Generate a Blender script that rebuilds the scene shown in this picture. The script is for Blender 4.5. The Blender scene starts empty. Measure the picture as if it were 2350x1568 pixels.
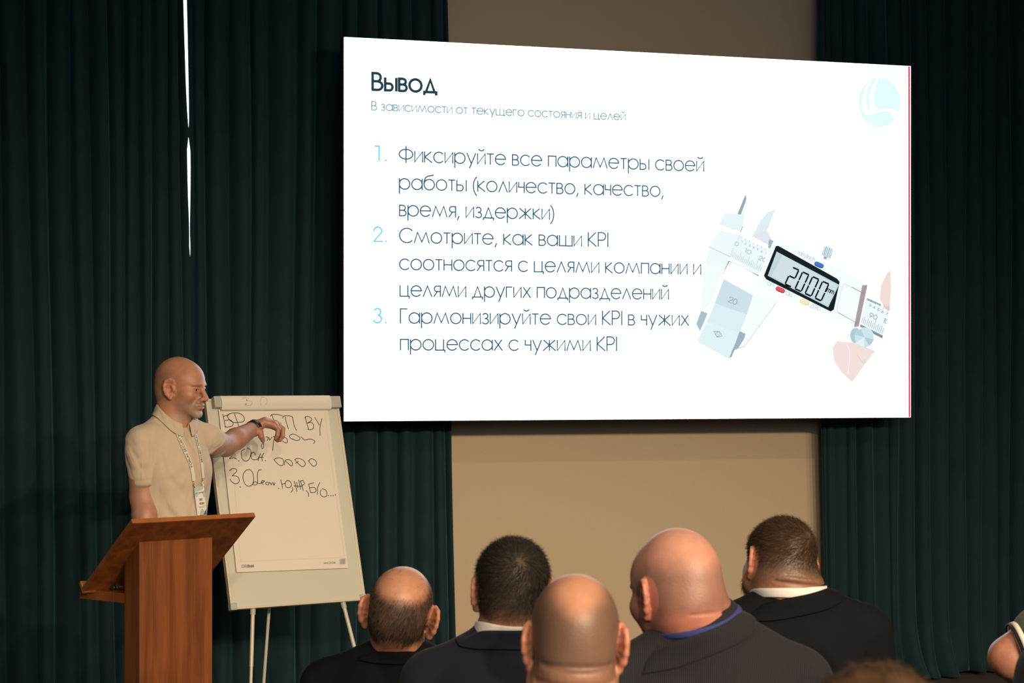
import bpy, math, random
import numpy as np
from mathutils import Vector, Matrix

# ------------------------------------------------------------------ camera, world, lights, exposure
random.seed(7)
rng = np.random.default_rng(11)
SC = bpy.context.scene
COL = SC.collection
F, CX, HZ, CH = 4400.0, 1175.0, 863.0, 1.78      # focal length in pixels of the 2350 x 1568 frame, horizon row, camera height

cam_d = bpy.data.cameras.new('camera')
cam = bpy.data.objects.new('camera', cam_d)
COL.objects.link(cam)
cam.location = (0, 0, CH)
cam.rotation_euler = (math.radians(90), 0, 0)
cam_d.sensor_width = 36.0
cam_d.lens = 36.0 * F / 2350.0
cam_d.shift_y = (HZ - 784.0) / 2350.0
cam_d.dof.use_dof = True
cam_d.dof.focus_distance = 8.0
cam_d.dof.aperture_fstop = 9.0
cam_d.clip_end = 60
SC.camera = cam

w = bpy.data.worlds.new('sky')
SC.world = w
w.use_nodes = True
bg = w.node_tree.nodes['Background']
bg.inputs['Color'].default_value = (0.62, 0.82, 1.0, 1)
bg.inputs['Strength'].default_value = 5.0

def spot(name, loc, aim, power, angle, blend, radius, color):
    d = bpy.data.lights.new(name, 'SPOT')
    d.energy = power
    d.spot_size = math.radians(angle)
    d.spot_blend = blend
    d.shadow_soft_size = radius
    d.color = color
    o = bpy.data.objects.new(name, d)
    COL.objects.link(o)
    o.location = loc
    o.rotation_euler = (Vector(aim) - Vector(loc)).to_track_quat('-Z', 'Y').to_euler()
    return o
WARM = (1.0, 0.755, 0.49)
for lx, pw in ((-1.2, 600), (1.0, 950), (3.0, 1100), (4.8, 2250), (6.6, 1200), (8.6, 1000)):     # the row of spotlights over the back of the hall
    spot('hall_spotlight', (lx, -3.8, 4.35), (lx * 0.05 - 0.2, 8.2, -2.9), pw, 56, 0.75, 0.09, WARM)
spot('ceiling_downlight', (2.3, 5.6, 4.0), (0.2, 9.6, 0.2), 130, 100, 0.8, 0.05, WARM)
spot('ceiling_downlight', (0.9, 3.4, 4.1), (0.6, 4.4, 0.4), 60, 110, 0.7, 0.05, WARM)
spot('ceiling_downlight', (-0.9, 3.6, 4.1), (-0.8, 4.8, 0.4), 50, 110, 0.7, 0.05, WARM)
fd = bpy.data.lights.new('cool_fill_light', 'AREA')   # cool fill added to lift the shadows, no window stands behind it
fd.shape = 'RECTANGLE'; fd.size = 5.0; fd.size_y = 1.8; fd.energy = 250; fd.color = (0.80, 0.90, 1.0)
fdo = bpy.data.objects.new('cool_fill_light', fd); COL.objects.link(fdo)
fdo.location = (1.5, -6.3, 3.3); fdo.rotation_euler = (math.radians(80), 0, 0)

SC.view_settings.view_transform = 'Standard'
SC.view_settings.look = 'None'
SC.view_settings.exposure = 0.0
SC.view_settings.gamma = 1.0
SC.view_settings.use_curve_mapping = False
try:
    SC.cycles.use_denoising = True
    SC.cycles.max_bounces = 6
    SC.cycles.diffuse_bounces = 4
    SC.cycles.caustics_reflective = False
    SC.cycles.caustics_refractive = False
except Exception:
    pass

# ------------------------------------------------------------------ helpers
def ray(px, py):
    return np.array([(px - CX) / F, 1.0, -(py - HZ) / F])
CAMP = np.array([0, 0, CH])
def at(px, py, d):
    return CAMP + ray(px, py) * d
def on_plane(px, py, p0, n):
    r = ray(px, py)
    return CAMP + r * (np.dot(np.asarray(p0) - CAMP, n) / np.dot(r, n))
def lin(r, g, b):
    f = lambda c: (c / 255 / 12.92) if c / 255 <= 0.04045 else ((c / 255 + 0.055) / 1.055) ** 2.4
    return (f(r), f(g), f(b))
def unit(v):
    v = np.asarray(v, float)
    return v / np.linalg.norm(v)

def tag(o, label=None, cat=None, group=None, kind=None):
    if label: o['label'] = label
    if cat: o['category'] = cat
    if group: o['group'] = group
    if kind: o['kind'] = kind
    return o
def thing(name, loc, label, cat, group=None):
    o = bpy.data.objects.new(name, None)
    COL.objects.link(o)
    o.location = Vector([float(c) for c in loc])
    o.empty_display_size = 0.1
    return tag(o, label, cat, group)
def origin_of(o):
    v = np.zeros(3)
    while o is not None:
        v += np.array(o.location)
        o = o.parent
    return v
def mesh(name, V, Fc, mat, parent=None, smooth=False, mats=None, midx=None, attr=None):
    """one mesh object from world-space vertices"""
    V = np.asarray(V, float).reshape(-1, 3) - (origin_of(parent) if parent else 0)
    me = bpy.data.meshes.new(name)
    if isinstance(Fc, np.ndarray) and Fc.ndim == 2:
        n, k = Fc.shape
        me.vertices.add(len(V)); me.vertices.foreach_set('co', V.ravel().astype(np.float32))
        me.loops.add(n * k); me.loops.foreach_set('vertex_index', Fc.ravel().astype(np.int32))
        me.polygons.add(n); me.polygons.foreach_set('loop_start', np.arange(0, n * k, k, dtype=np.int32))
        me.update(calc_edges=True)
    else:
        me.from_pydata([tuple(v) for v in V], [], [tuple(int(i) for i in f) for f in Fc])
    if mats:
        for m in mats: me.materials.append(m)
        if midx is not None: me.polygons.foreach_set('material_index', np.asarray(midx, dtype=np.int32))
    elif mat:
        me.materials.append(mat)
    if smooth:
        me.polygons.foreach_set('use_smooth', np.ones(len(me.polygons), dtype=bool))
    if attr is not None:
        a = me.attributes.new('tint', 'FLOAT_COLOR', 'POINT')
        a.data.foreach_set('color', np.concatenate([attr, np.ones((len(attr), 1))], 1).ravel().astype(np.float32))
    me.validate()
    me.update()
    o = bpy.data.objects.new(name, me)
    COL.objects.link(o)
    if parent: o.parent = parent
    return o

class MB:
    """collects simple solids into one mesh"""
    def __init__(self): self.V, self.F, self.M = [], [], []
    def add(self, V, Fc, m=0):
        b = len(self.V)
        self.V += [tuple(float(c) for c in v) for v in V]
        for f in Fc:
            self.F.append(tuple(b + i for i in f)); self.M.append(m)
    def hexa(self, P, m=0):      # 4 bottom + 4 top corners
        self.add(P, [(3, 2, 1, 0), (4, 5, 6, 7), (0, 1, 5, 4), (1, 2, 6, 5), (2, 3, 7, 6), (3, 0, 4, 7)], m)
    def box(self, c, ax, ay, az, m=0):   # centre and three half-axis vectors
        c, ax, ay, az = [np.asarray(q, float) for q in (c, ax, ay, az)]
        self.hexa([c - ax - ay - az, c + ax - ay - az, c + ax + ay - az, c - ax + ay - az,
                   c - ax - ay + az, c + ax - ay + az, c + ax + ay + az, c - ax + ay + az], m)
    def tube(self, pts, r, n=12, m=0, caps=True):
        pts = [np.asarray(p, float) for p in pts]
        rs = r if isinstance(r, (list, tuple)) else [r] * len(pts)
        rings, prev = [], None
        for i, p in enumerate(pts):
            t = unit(pts[min(i + 1, len(pts) - 1)] - pts[max(i - 1, 0)])
            if prev is None:
                a = unit(np.cross(t, [0, 0, 1] if abs(t[2]) < .9 else [1, 0, 0]))
            else:
                a = unit(prev - t * np.dot(prev, t))
            prev = a
            b = np.cross(t, a)
            rings.append([p + rs[i] * (a * math.cos(k * 2 * math.pi / n) + b * math.sin(k * 2 * math.pi / n)) for k in range(n)])
        V = [v for rg in rings for v in rg]
        Fc = []
        for i in range(len(pts) - 1):
            for k in range(n):
                Fc.append((i * n + k, i * n + (k + 1) % n, (i + 1) * n + (k + 1) % n, (i + 1) * n + k))
        if caps:
            Fc.append(tuple(range(n - 1, -1, -1)))
            Fc.append(tuple((len(pts) - 1) * n + k for k in range(n)))
        self.add(V, Fc, m)
    def build(self, name, mat, parent=None, smooth=False, bevel=0, mats=None):
        o = mesh(name, self.V, self.F, mat, parent, smooth, mats, self.M if mats else None)
        if bevel:
            b = o.modifiers.new('bevel', 'BEVEL'); b.width = bevel; b.segments = 2; b.limit_method = 'ANGLE'
        return o

# ------------------------------------------------------------------ materials
def nodes(name):
    m = bpy.data.materials.new(name)
    m.use_nodes = True
    nt = m.node_tree
    return m, nt, nt.nodes['Principled BSDF']
def pbr(name, col, rough=0.6, metal=0.0, noise=0.0, nscale=20, bump=0.0, bscale=200, sheen=0.0, spec=0.5, stretch=None):
    m, nt, b = nodes(name)
    b.inputs['Roughness'].default_value = rough
    b.inputs['Metallic'].default_value = metal
    b.inputs['Specular IOR Level'].default_value = spec
    b.inputs['Sheen Weight'].default_value = sheen
    b.inputs['Base Color'].default_value = (*col, 1)
    tc = nt.nodes.new('ShaderNodeTexCoord')
    src = tc.outputs['Object']
    if stretch:
        mp = nt.nodes.new('ShaderNodeMapping'); mp.inputs['Scale'].default_value = stretch
        nt.links.new(src, mp.inputs['Vector']); src = mp.outputs['Vector']
    if noise:
        n = nt.nodes.new('ShaderNodeTexNoise'); n.inputs['Scale'].default_value = nscale; n.inputs['Detail'].default_value = 5
        nt.links.new(src, n.inputs['Vector'])
        r = nt.nodes.new('ShaderNodeMapRange')
        r.inputs['To Min'].default_value = 1 - noise; r.inputs['To Max'].default_value = 1 + noise
        nt.links.new(n.outputs['Fac'], r.inputs['Value'])
        mx = nt.nodes.new('ShaderNodeVectorMath'); mx.operation = 'SCALE'
        mx.inputs[0].default_value = col
        nt.links.new(r.outputs['Result'], mx.inputs['Scale'])
        nt.links.new(mx.outputs['Vector'], b.inputs['Base Color'])
    if bump:
        n2 = nt.nodes.new('ShaderNodeTexNoise'); n2.inputs['Scale'].default_value = bscale; n2.inputs['Detail'].default_value = 4
        nt.links.new(src, n2.inputs['Vector'])
        bp = nt.nodes.new('ShaderNodeBump'); bp.inputs['Strength'].default_value = bump; bp.inputs['Distance'].default_value = 0.003
        nt.links.new(n2.outputs['Fac'], bp.inputs['Height']); nt.links.new(bp.outputs['Normal'], b.inputs['Normal'])
    return m
def emit(name, col, k=1.0):
    m = bpy.data.materials.new(name); m.use_nodes = True
    nt = m.node_tree; nt.nodes.remove(nt.nodes['Principled BSDF'])
    e = nt.nodes.new('ShaderNodeEmission'); e.inputs['Color'].default_value = (*col, 1); e.inputs['Strength'].default_value = k
    nt.links.new(e.outputs[0], nt.nodes['Material Output'].inputs['Surface'])
    return m
def skin_mat(name, rough=0.47):
    m, nt, b = nodes(name)
    a = nt.nodes.new('ShaderNodeAttribute'); a.attribute_name = 'tint'
    tc = nt.nodes.new('ShaderNodeTexCoord')
    n = nt.nodes.new('ShaderNodeTexNoise'); n.inputs['Scale'].default_value = 45; n.inputs['Detail'].default_value = 6
    nt.links.new(tc.outputs['Object'], n.inputs['Vector'])
    r = nt.nodes.new('ShaderNodeMapRange'); r.inputs['To Min'].default_value = 0.8; r.inputs['To Max'].default_value = 1.2
    nt.links.new(n.outputs['Fac'], r.inputs['Value'])
    mx = nt.nodes.new('ShaderNodeVectorMath'); mx.operation = 'SCALE'
    nt.links.new(a.outputs['Color'], mx.inputs[0]); nt.links.new(r.outputs['Result'], mx.inputs['Scale'])
    nt.links.new(mx.outputs['Vector'], b.inputs['Base Color'])
    b.inputs['Roughness'].default_value = rough
    b.inputs['Specular IOR Level'].default_value = 0.5
    b.inputs['Subsurface Weight'].default_value = 0.12
    b.inputs['Subsurface Radius'].default_value = (0.012, 0.005, 0.003)
    b.inputs['Subsurface Scale'].default_value = 0.5
    n2 = nt.nodes.new('ShaderNodeTexNoise'); n2.inputs['Scale'].default_value = 260; n2.inputs['Detail'].default_value = 3
    nt.links.new(tc.outputs['Object'], n2.inputs['Vector'])
    bp = nt.nodes.new('ShaderNodeBump'); bp.inputs['Strength'].default_value = 0.3; bp.inputs['Distance'].default_value = 0.002
    nt.links.new(n2.outputs['Fac'], bp.inputs['Height']); nt.links.new(bp.outputs['Normal'], b.inputs['Normal'])
    return m
def rib_cloth(name, c1, c2, scale, rough=0.9, axis_rot=0.0):
    """suit cloth with a fine rib"""
    m, nt, b = nodes(name)
    tc = nt.nodes.new('ShaderNodeTexCoord')
    mp = nt.nodes.new('ShaderNodeMapping'); mp.inputs['Rotation'].default_value = (0, 0, axis_rot)
    nt.links.new(tc.outputs['Object'], mp.inputs['Vector'])
    wv = nt.nodes.new('ShaderNodeTexWave'); wv.inputs['Scale'].default_value = scale; wv.inputs['Distortion'].default_value = 0.4
    wv.inputs['Detail'].default_value = 1.0
    nt.links.new(mp.outputs['Vector'], wv.inputs['Vector'])
    mx = nt.nodes.new('ShaderNodeMix'); mx.data_type = 'RGBA'
    mx.inputs['A'].default_value = (*c1, 1); mx.inputs['B'].default_value = (*c2, 1)
    nt.links.new(wv.outputs['Fac'], mx.inputs['Factor'])
    nt.links.new(mx.outputs['Result'], b.inputs['Base Color'])
    b.inputs['Roughness'].default_value = rough
    b.inputs['Specular IOR Level'].default_value = 0.12
    b.inputs['Sheen Weight'].default_value = 0.04
    bp = nt.nodes.new('ShaderNodeBump'); bp.inputs['Strength'].default_value = 0.25; bp.inputs['Distance'].default_value = 0.001
    nt.links.new(wv.outputs['Fac'], bp.inputs['Height']); nt.links.new(bp.outputs['Normal'], b.inputs['Normal'])
    return m
def wood_mat(name, c1, c2, rough=0.45, rot=(0, 0, 0)):
    m, nt, b = nodes(name)
    tc = nt.nodes.new('ShaderNodeTexCoord')
    mp = nt.nodes.new('ShaderNodeMapping'); mp.inputs['Rotation'].default_value = rot; mp.inputs['Scale'].default_value = (7, 7, 0.55)
    nt.links.new(tc.outputs['Object'], mp.inputs['Vector'])
    n = nt.nodes.new('ShaderNodeTexNoise'); n.inputs['Scale'].default_value = 3.0; n.inputs['Detail'].default_value = 8; n.inputs['Distortion'].default_value = 0.6
    nt.links.new(mp.outputs['Vector'], n.inputs['Vector'])
    mp2 = nt.nodes.new('ShaderNodeMapping'); mp2.inputs['Rotation'].default_value = rot; mp2.inputs['Scale'].default_value = (120, 120, 3)
    nt.links.new(tc.outputs['Object'], mp2.inputs['Vector'])
    n2 = nt.nodes.new('ShaderNodeTexNoise'); n2.inputs['Scale'].default_value = 2.0; n2.inputs['Detail'].default_value = 3
    nt.links.new(mp2.outputs['Vector'], n2.inputs['Vector'])
    ad = nt.nodes.new('ShaderNodeMath'); ad.operation = 'MULTIPLY_ADD'; ad.inputs[1].default_value = 0.45; ad.inputs[2].default_value = -0.22
    nt.links.new(n2.outputs['Fac'], ad.inputs[0])
    sm = nt.nodes.new('ShaderNodeMath'); sm.operation = 'ADD'
    nt.links.new(n.outputs['Fac'], sm.inputs[0]); nt.links.new(ad.outputs[0], sm.inputs[1])
    cr = nt.nodes.new('ShaderNodeValToRGB')
    cr.color_ramp.elements[0].position = 0.36; cr.color_ramp.elements[0].color = (*c1, 1)
    cr.color_ramp.elements[1].position = 0.66; cr.color_ramp.elements[1].color = (*c2, 1)
    nt.links.new(sm.outputs[0], cr.inputs['Fac']); nt.links.new(cr.outputs['Color'], b.inputs['Base Color'])
    b.inputs['Roughness'].default_value = rough
    return m

M = {}
M['velvet'] = pbr('velvet', (0.0115, 0.033, 0.039), 0.85, noise=0.25, nscale=9, bump=0.15, bscale=350, sheen=0.0, spec=0.15)
_b = M['velvet'].node_tree.nodes['Principled BSDF']
_b.inputs['Sheen Weight'].default_value = 0.42; _b.inputs['Sheen Roughness'].default_value = 0.35
_b.inputs['Sheen Tint'].default_value = (0.18, 0.48, 0.62, 1)
M['wall'] = pbr('wallpaper', (0.55, 0.44, 0.31), 0.85, noise=0.05, nscale=120, bump=0.15, bscale=400)
M['side_wall'] = pbr('side_wall', (0.45, 0.40, 0.33), 0.9, noise=0.04, nscale=6)
M['ceiling'] = pbr('ceiling_paint', (0.55, 0.52, 0.48), 0.9, noise=0.03, nscale=8)
M['carpet'] = pbr('carpet', (0.06, 0.05, 0.05), 0.95, noise=0.3, nscale=90, bump=0.4, bscale=400)
M['black'] = pbr('black_metal', (0.012, 0.012, 0.014), 0.5, noise=0.1, nscale=20)
M['frame_white'] = pbr('window_frame', (0.7, 0.7, 0.7), 0.5, noise=0.03)
M['wood'] = wood_mat('lectern_veneer', (0.125, 0.032, 0.0065), (0.215, 0.066, 0.014))
M['wood_edge'] = wood_mat('lectern_edge', (0.27, 0.085, 0.018), (0.34, 0.115, 0.026))
M['board'] = pbr('whiteboard', (0.60, 0.60, 0.52), 0.3, noise=0.02, nscale=5)
M['alu'] = pbr('pale_aluminium', (0.66, 0.60, 0.48), 0.4, 0.2, noise=0.05)
M['grey_plastic'] = pbr('grey_plastic', (0.42, 0.43, 0.40), 0.5, noise=0.04)
M['paper'] = pbr('paper', (0.74, 0.69, 0.61), 0.7, noise=0.015, nscale=7)
M['marker_ink'] = pbr('marker_ink', (0.015, 0.014, 0.016), 0.7, noise=0.1)
M['faint_ink'] = pbr('faint_ink', (0.50, 0.46, 0.40), 0.7, noise=0.03)
M['print_grey'] = pbr('print_grey', (0.22, 0.21, 0.20), 0.7, noise=0.05)
M['leg_paint'] = pbr('leg_paint', (0.55, 0.53, 0.47), 0.4, 0.1, noise=0.05)
M['skin'] = skin_mat('skin')
M['polo'] = pbr('beige_knit', (0.56, 0.455, 0.345), 0.9, noise=0.06, nscale=30, bump=0.25, bscale=600, sheen=0.2, spec=0.2)
def wrinkle(m, scale, strength, dist):
    nt = m.node_tree; b = nt.nodes['Principled BSDF']
    old = b.inputs['Normal'].links[0].from_socket if b.inputs['Normal'].links else None
    tc = nt.nodes.new('ShaderNodeTexCoord'); mp = nt.nodes.new('ShaderNodeMapping'); mp.inputs['Scale'].default_value = (1.6, 1.6, 0.8)
    n = nt.nodes.new('ShaderNodeTexNoise'); n.inputs['Scale'].default_value = scale; n.inputs['Detail'].default_value = 2.5; n.inputs['Distortion'].default_value = 0.8
    bp = nt.nodes.new('ShaderNodeBump'); bp.inputs['Strength'].default_value = strength; bp.inputs['Distance'].default_value = dist
    nt.links.new(tc.outputs['Object'], mp.inputs['Vector']); nt.links.new(mp.outputs['Vector'], n.inputs['Vector']); nt.links.new(n.outputs['Fac'], bp.inputs['Height'])
    if old: nt.links.new(old, bp.inputs['Normal'])
    nt.links.new(bp.outputs['Normal'], b.inputs['Normal'])
wrinkle(M['polo'], 5.0, 0.9, 0.035)
wrinkle(M['velvet'], 5.0, 0.25, 0.02)
M['polo_dark'] = pbr('beige_knit_rib', (0.51, 0.41, 0.305), 0.9, noise=0.06, nscale=60, bump=0.3, bscale=500, spec=0.2)
M['green_polo'] = pbr('green_knit', (0.055, 0.080, 0.067), 0.9, noise=0.1, nscale=40, bump=0.25, bscale=600, sheen=0.2, spec=0.2)
M['white_cloth'] = pbr('white_cotton', (0.74, 0.73, 0.72), 0.85, noise=0.02, bump=0.1, bscale=700)
M['blue_cloth'] = pbr('blue_cotton', (0.03, 0.04, 0.18), 0.85, noise=0.05, bump=0.1, bscale=700)
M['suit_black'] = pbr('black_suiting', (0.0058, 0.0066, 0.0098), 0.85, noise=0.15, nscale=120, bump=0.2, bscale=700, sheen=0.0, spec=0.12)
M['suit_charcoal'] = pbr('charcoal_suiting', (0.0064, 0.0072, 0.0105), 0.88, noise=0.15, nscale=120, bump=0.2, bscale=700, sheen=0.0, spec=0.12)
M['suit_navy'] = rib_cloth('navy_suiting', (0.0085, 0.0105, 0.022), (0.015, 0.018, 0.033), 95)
M['suit_grey'] = rib_cloth('grey_ribbed_suiting', (0.0085, 0.009, 0.0125), (0.030, 0.031, 0.038), 75)
M['navy_cloth'] = pbr('navy_cloth', (0.008, 0.011, 0.022), 0.9, noise=0.12, nscale=60, bump=0.2, bscale=600, sheen=0.1, spec=0.2)
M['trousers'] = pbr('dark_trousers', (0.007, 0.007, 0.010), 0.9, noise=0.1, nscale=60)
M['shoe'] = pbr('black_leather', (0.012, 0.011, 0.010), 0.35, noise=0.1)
M['chair_cloth'] = pbr('chair_fabric', (0.03, 0.03, 0.035), 0.9, noise=0.1, nscale=90)
M['chair_metal'] = pbr('chair_metal', (0.35, 0.35, 0.36), 0.35, 0.9, noise=0.05)
M['lanyard'] = pbr('lanyard_ribbon', (0.70, 0.67, 0.62), 0.7, noise=0.03)
M['badge'] = pbr('badge_card', (0.66, 0.66, 0.63), 0.35, noise=0.02)
M['badge_teal'] = pbr('badge_teal', (0.36, 0.43, 0.42), 0.4, noise=0.04)
M['badge_dark'] = pbr('badge_dark', (0.06, 0.075, 0.075), 0.4, noise=0.05)
M['brass'] = pbr('brass_clip', (0.75, 0.55, 0.28), 0.3, 1.0, noise=0.05)
M['band'] = pbr('rubber_band', (0.008, 0.008, 0.009), 0.5, noise=0.1)
M['silver'] = pbr('silver', (0.55, 0.53, 0.52), 0.3, 0.9, noise=0.05)
M['socket'] = pbr('cream_plastic', (0.58, 0.50, 0.36), 0.45, noise=0.02)
M['red_plastic'] = pbr('red_plastic', (0.10, 0.006, 0.006), 0.4, noise=0.05)
M['eye_white'] = pbr('eye_white', (0.55, 0.50, 0.45), 0.2, noise=0.02)
M['iris'] = pbr('iris', (0.02, 0.016, 0.013), 0.15, noise=0.1)
M['hair_dark'] = pbr('dark_hair', (0.014, 0.011, 0.0085), 0.6, noise=0.35, nscale=60, spec=0.25)
M['hair_grey'] = pbr('greying_hair', (0.085, 0.072, 0.055), 0.5, noise=0.4, nscale=80)
M['hair_brown'] = pbr('brown_hair', (0.050, 0.028, 0.015), 0.75, noise=0.4, nscale=60, spec=0.15)

# ------------------------------------------------------------------ the screen's plane, from its four corners in the photograph
_dl = F * 2.0 / 882.0                                     # the lit face is 2 m high; left edge 882 px, right edge 806 px
_sa, _sb = at(790, 967, _dl), at(2090, 958, _dl * 882 / 806)
TH = math.atan2(_sb[1] - _sa[1], _sb[0] - _sa[0])
U = np.array([math.cos(TH), math.sin(TH), 0.0])          # along the back wall, to the right
NB = np.array([-math.sin(TH), math.cos(TH), 0.0])        # into the back wall
ZU = np.array([0, 0, 1.0])
S0 = _sa                                   # lower left corner of the lit screen
SW, SH = float(np.hypot(_sb[0] - _sa[0], _sb[1] - _sa[1])), 2.0
def wp(u, off, z):                                       # back-wall coordinates -> world
    p = S0 + U * u + NB * off
    return np.array([p[0], p[1], z])
def u_at(px, off, py=800):
    p = on_plane(px, py, S0 + NB * off, NB)
    return float(np.dot(p - S0, U))
WALL_OFF, CURT_OFF = 0.52, 0.31
# ------------------------------------------------------------------ the room
UL, UR, NF, ZC = -4.2, 9.6, -16.6, 4.45
def slab(name, u0, u1, o0, o1, z0, z1, mat):
    b = MB()
    c = (wp((u0 + u1) / 2, (o0 + o1) / 2, (z0 + z1) / 2))
    b.box(c, U * (u1 - u0) / 2, NB * (o1 - o0) / 2, ZU * (z1 - z0) / 2)
    return tag(b.build(name, mat), kind='structure')
slab('floor', UL, UR, NF, WALL_OFF, -0.12, 0.0, M['carpet'])
slab('ceiling', UL, UR, NF, WALL_OFF, ZC, ZC + 0.15, M['ceiling'])
slab('wall_left', UL - 0.15, UL, NF, WALL_OFF + 0.2, -0.12, ZC + 0.15, M['side_wall'])
slab('wall_right', UR, UR + 0.15, NF, WALL_OFF + 0.2, -0.12, ZC + 0.15, M['side_wall'])
slab('wall_front', UL - 0.15, UR + 0.15, NF - 0.15, NF, -0.12, ZC + 0.15, M['side_wall'])
# back wall with the window opening behind the left curtains
WU0, WU1, WZ0, WZ1 = u_at(428, WALL_OFF) - 0.62, u_at(428, WALL_OFF) + 0.62, 0.85, 4.25
bw = MB()
for (a, b_, z0, z1) in ((UL, WU0, -0.12, ZC + .15), (WU1, UR, -0.12, ZC + .15), (WU0, WU1, -0.12, WZ0), (WU0, WU1, WZ1, ZC + .15)):
    bw.box(wp((a + b_) / 2, WALL_OFF + 0.1, (z0 + z1) / 2), U * (b_ - a) / 2, NB * 0.1, ZU * (z1 - z0) / 2)
tag(bw.build('wall_back', M['wall']), kind='structure')
wf = MB()
for (a, b_, z0, z1) in ((WU0, WU0 + .06, WZ0, WZ1), (WU1 - .06, WU1, WZ0, WZ1), (WU0, WU1, WZ0, WZ0 + .06), (WU0, WU1, WZ1 - .06, WZ1), (WU0, WU1, 2.05, 2.10)):
    wf.box(wp((a + b_) / 2, WALL_OFF + 0.12, (z0 + z1) / 2), U * (b_ - a) / 2, NB * 0.035, ZU * (z1 - z0) / 2)
win = tag(wf.build('window_1', M['frame_white']), kind='structure')
gm = bpy.data.materials.new('window_glass'); gm.use_nodes = True
_nt = gm.node_tree; _nt.nodes.remove(_nt.nodes['Principled BSDF'])
_tr = _nt.nodes.new('ShaderNodeBsdfTransparent'); _gl = _nt.nodes.new('ShaderNodeBsdfGlossy'); _mx = _nt.nodes.new('ShaderNodeMixShader')
_gl.inputs['Roughness'].default_value = 0.02; _mx.inputs['Fac'].default_value = 0.06
_nt.links.new(_tr.outputs[0], _mx.inputs[1]); _nt.links.new(_gl.outputs[0], _mx.inputs[2]); _nt.links.new(_mx.outputs[0], _nt.nodes['Material Output'].inputs['Surface'])
pb = MB(); pb.box(wp((WU0 + WU1) / 2, WALL_OFF + 0.12, (WZ0 + WZ1) / 2), U * (WU1 - WU0) / 2 * .98, NB * 0.004, ZU * (WZ1 - WZ0) / 2 * .99)
pb.build('pane', gm, win)

# ------------------------------------------------------------------ curtains
def curtain(label, knots, edge_l=None, edge_r=None, amp=0.062, seed=1, z0=0.02, z1=4.32, off=CURT_OFF, puddle=0.0):
    """knots: fold crests as (pixel column at row 100, at row 1400); edges: functions z -> u that override the side edges"""
    r = np.random.default_rng(seed)
    rows = np.concatenate([np.linspace(z0, 0.5, 10)[:-1], np.linspace(0.5, z1, 46)])
    n = len(knots)
    kt = np.array([u_at(k[0], off) for k in knots]); kb = np.array([u_at(k[1], off) for k in knots])
    zt, zb = 3.6, 0.45
    SEG = 14
    tt = np.arange((n - 1) * SEG + 1) / SEG
    seg = np.minimum(tt.astype(int), n - 2); fr = tt - seg
    depth = r.uniform(0.75, 1.25, n) ; skew = r.uniform(-0.16, 0.16, n - 1); ph = r.uniform(0, 6.28, n)
    sharp = r.uniform(0.75, 1.1, n - 1); trough = r.uniform(0, .5, n - 1) ** 2
    V = []
    for z in rows:
        f = (zt - z) / (zt - zb)
        ks = kt + (kb - kt) * f + 0.008 * np.sin(z * 1.7 + ph)
        wseg = ks[seg + 1] - ks[seg]
        u = ks[seg] + wseg * (fr + skew[seg] * np.sin(np.pi * fr) ** 2)
        wk = np.abs(np.diff(ks)); wk = (np.append(wk, wk[-1]) + np.append(wk[0], wk)) / 2
        ak = amp * np.clip(wk / 0.12, 0.35, 1.3) * depth
        a = ak[seg] * (1 - fr) + ak[np.minimum(seg + 1, n - 1)] * fr
        d = a * (0.5 + 0.5 * np.cos(2 * np.pi * fr)) ** sharp[seg] - a * trough[seg] * np.sin(np.pi * fr) ** 4
        d = d + 0.004 * np.sin(u * 23 + z * 2.1 + ph[0]) + 0.006 * np.sin(u * 7 - z * 1.3)
        u = u + np.minimum(0.16 * a, 0.11 * np.abs(wseg)) * np.sin(2 * np.pi * fr)
        if edge_l is not None:
            e = edge_l(z); u = np.where(tt < 1, e + (u - u[0]) * (u[SEG] - e) / max(u[SEG] - u[0], 1e-4), u)
        if edge_r is not None:
            e = edge_r(z); s0 = len(tt) - 1 - SEG
            u = np.where(tt > n - 2, u[s0] + (u - u[s0]) * (e - u[s0]) / max(u[-1] - u[s0], 1e-4), u)
        zz = np.full_like(u, z)
        if puddle and z < 0.5:
            g = ((0.5 - z) / 0.5)
            d = d + puddle * g ** 3 * (0.6 + 0.4 * np.sin(u * 9 + 1) + 0.3 * np.sin(u * 31))
            zz = zz + 0.05 * g ** 2 * np.sin(u * 13 + 2) * np.clip(z / 0.1, 0, 1)
        for i in range(len(u)):
            V.append(wp(u[i], off - d[i], zz[i]))
    C = len(tt)
    i, j = np.meshgrid(np.arange(len(rows) - 1), np.arange(C - 1), indexing='ij')
    q = (i * C + j).ravel()
    Fc = np.stack([q, q + 1, q + C + 1, q + C], 1)
    o = mesh('curtain', V, Fc, M['velvet'], None, True)
    s = o.modifiers.new('thickness', 'SOLIDIFY'); s.thickness = 0.004; s.offset = 0
    return tag(o, label, 'curtain', 'velvet curtains along the back wall')
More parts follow.
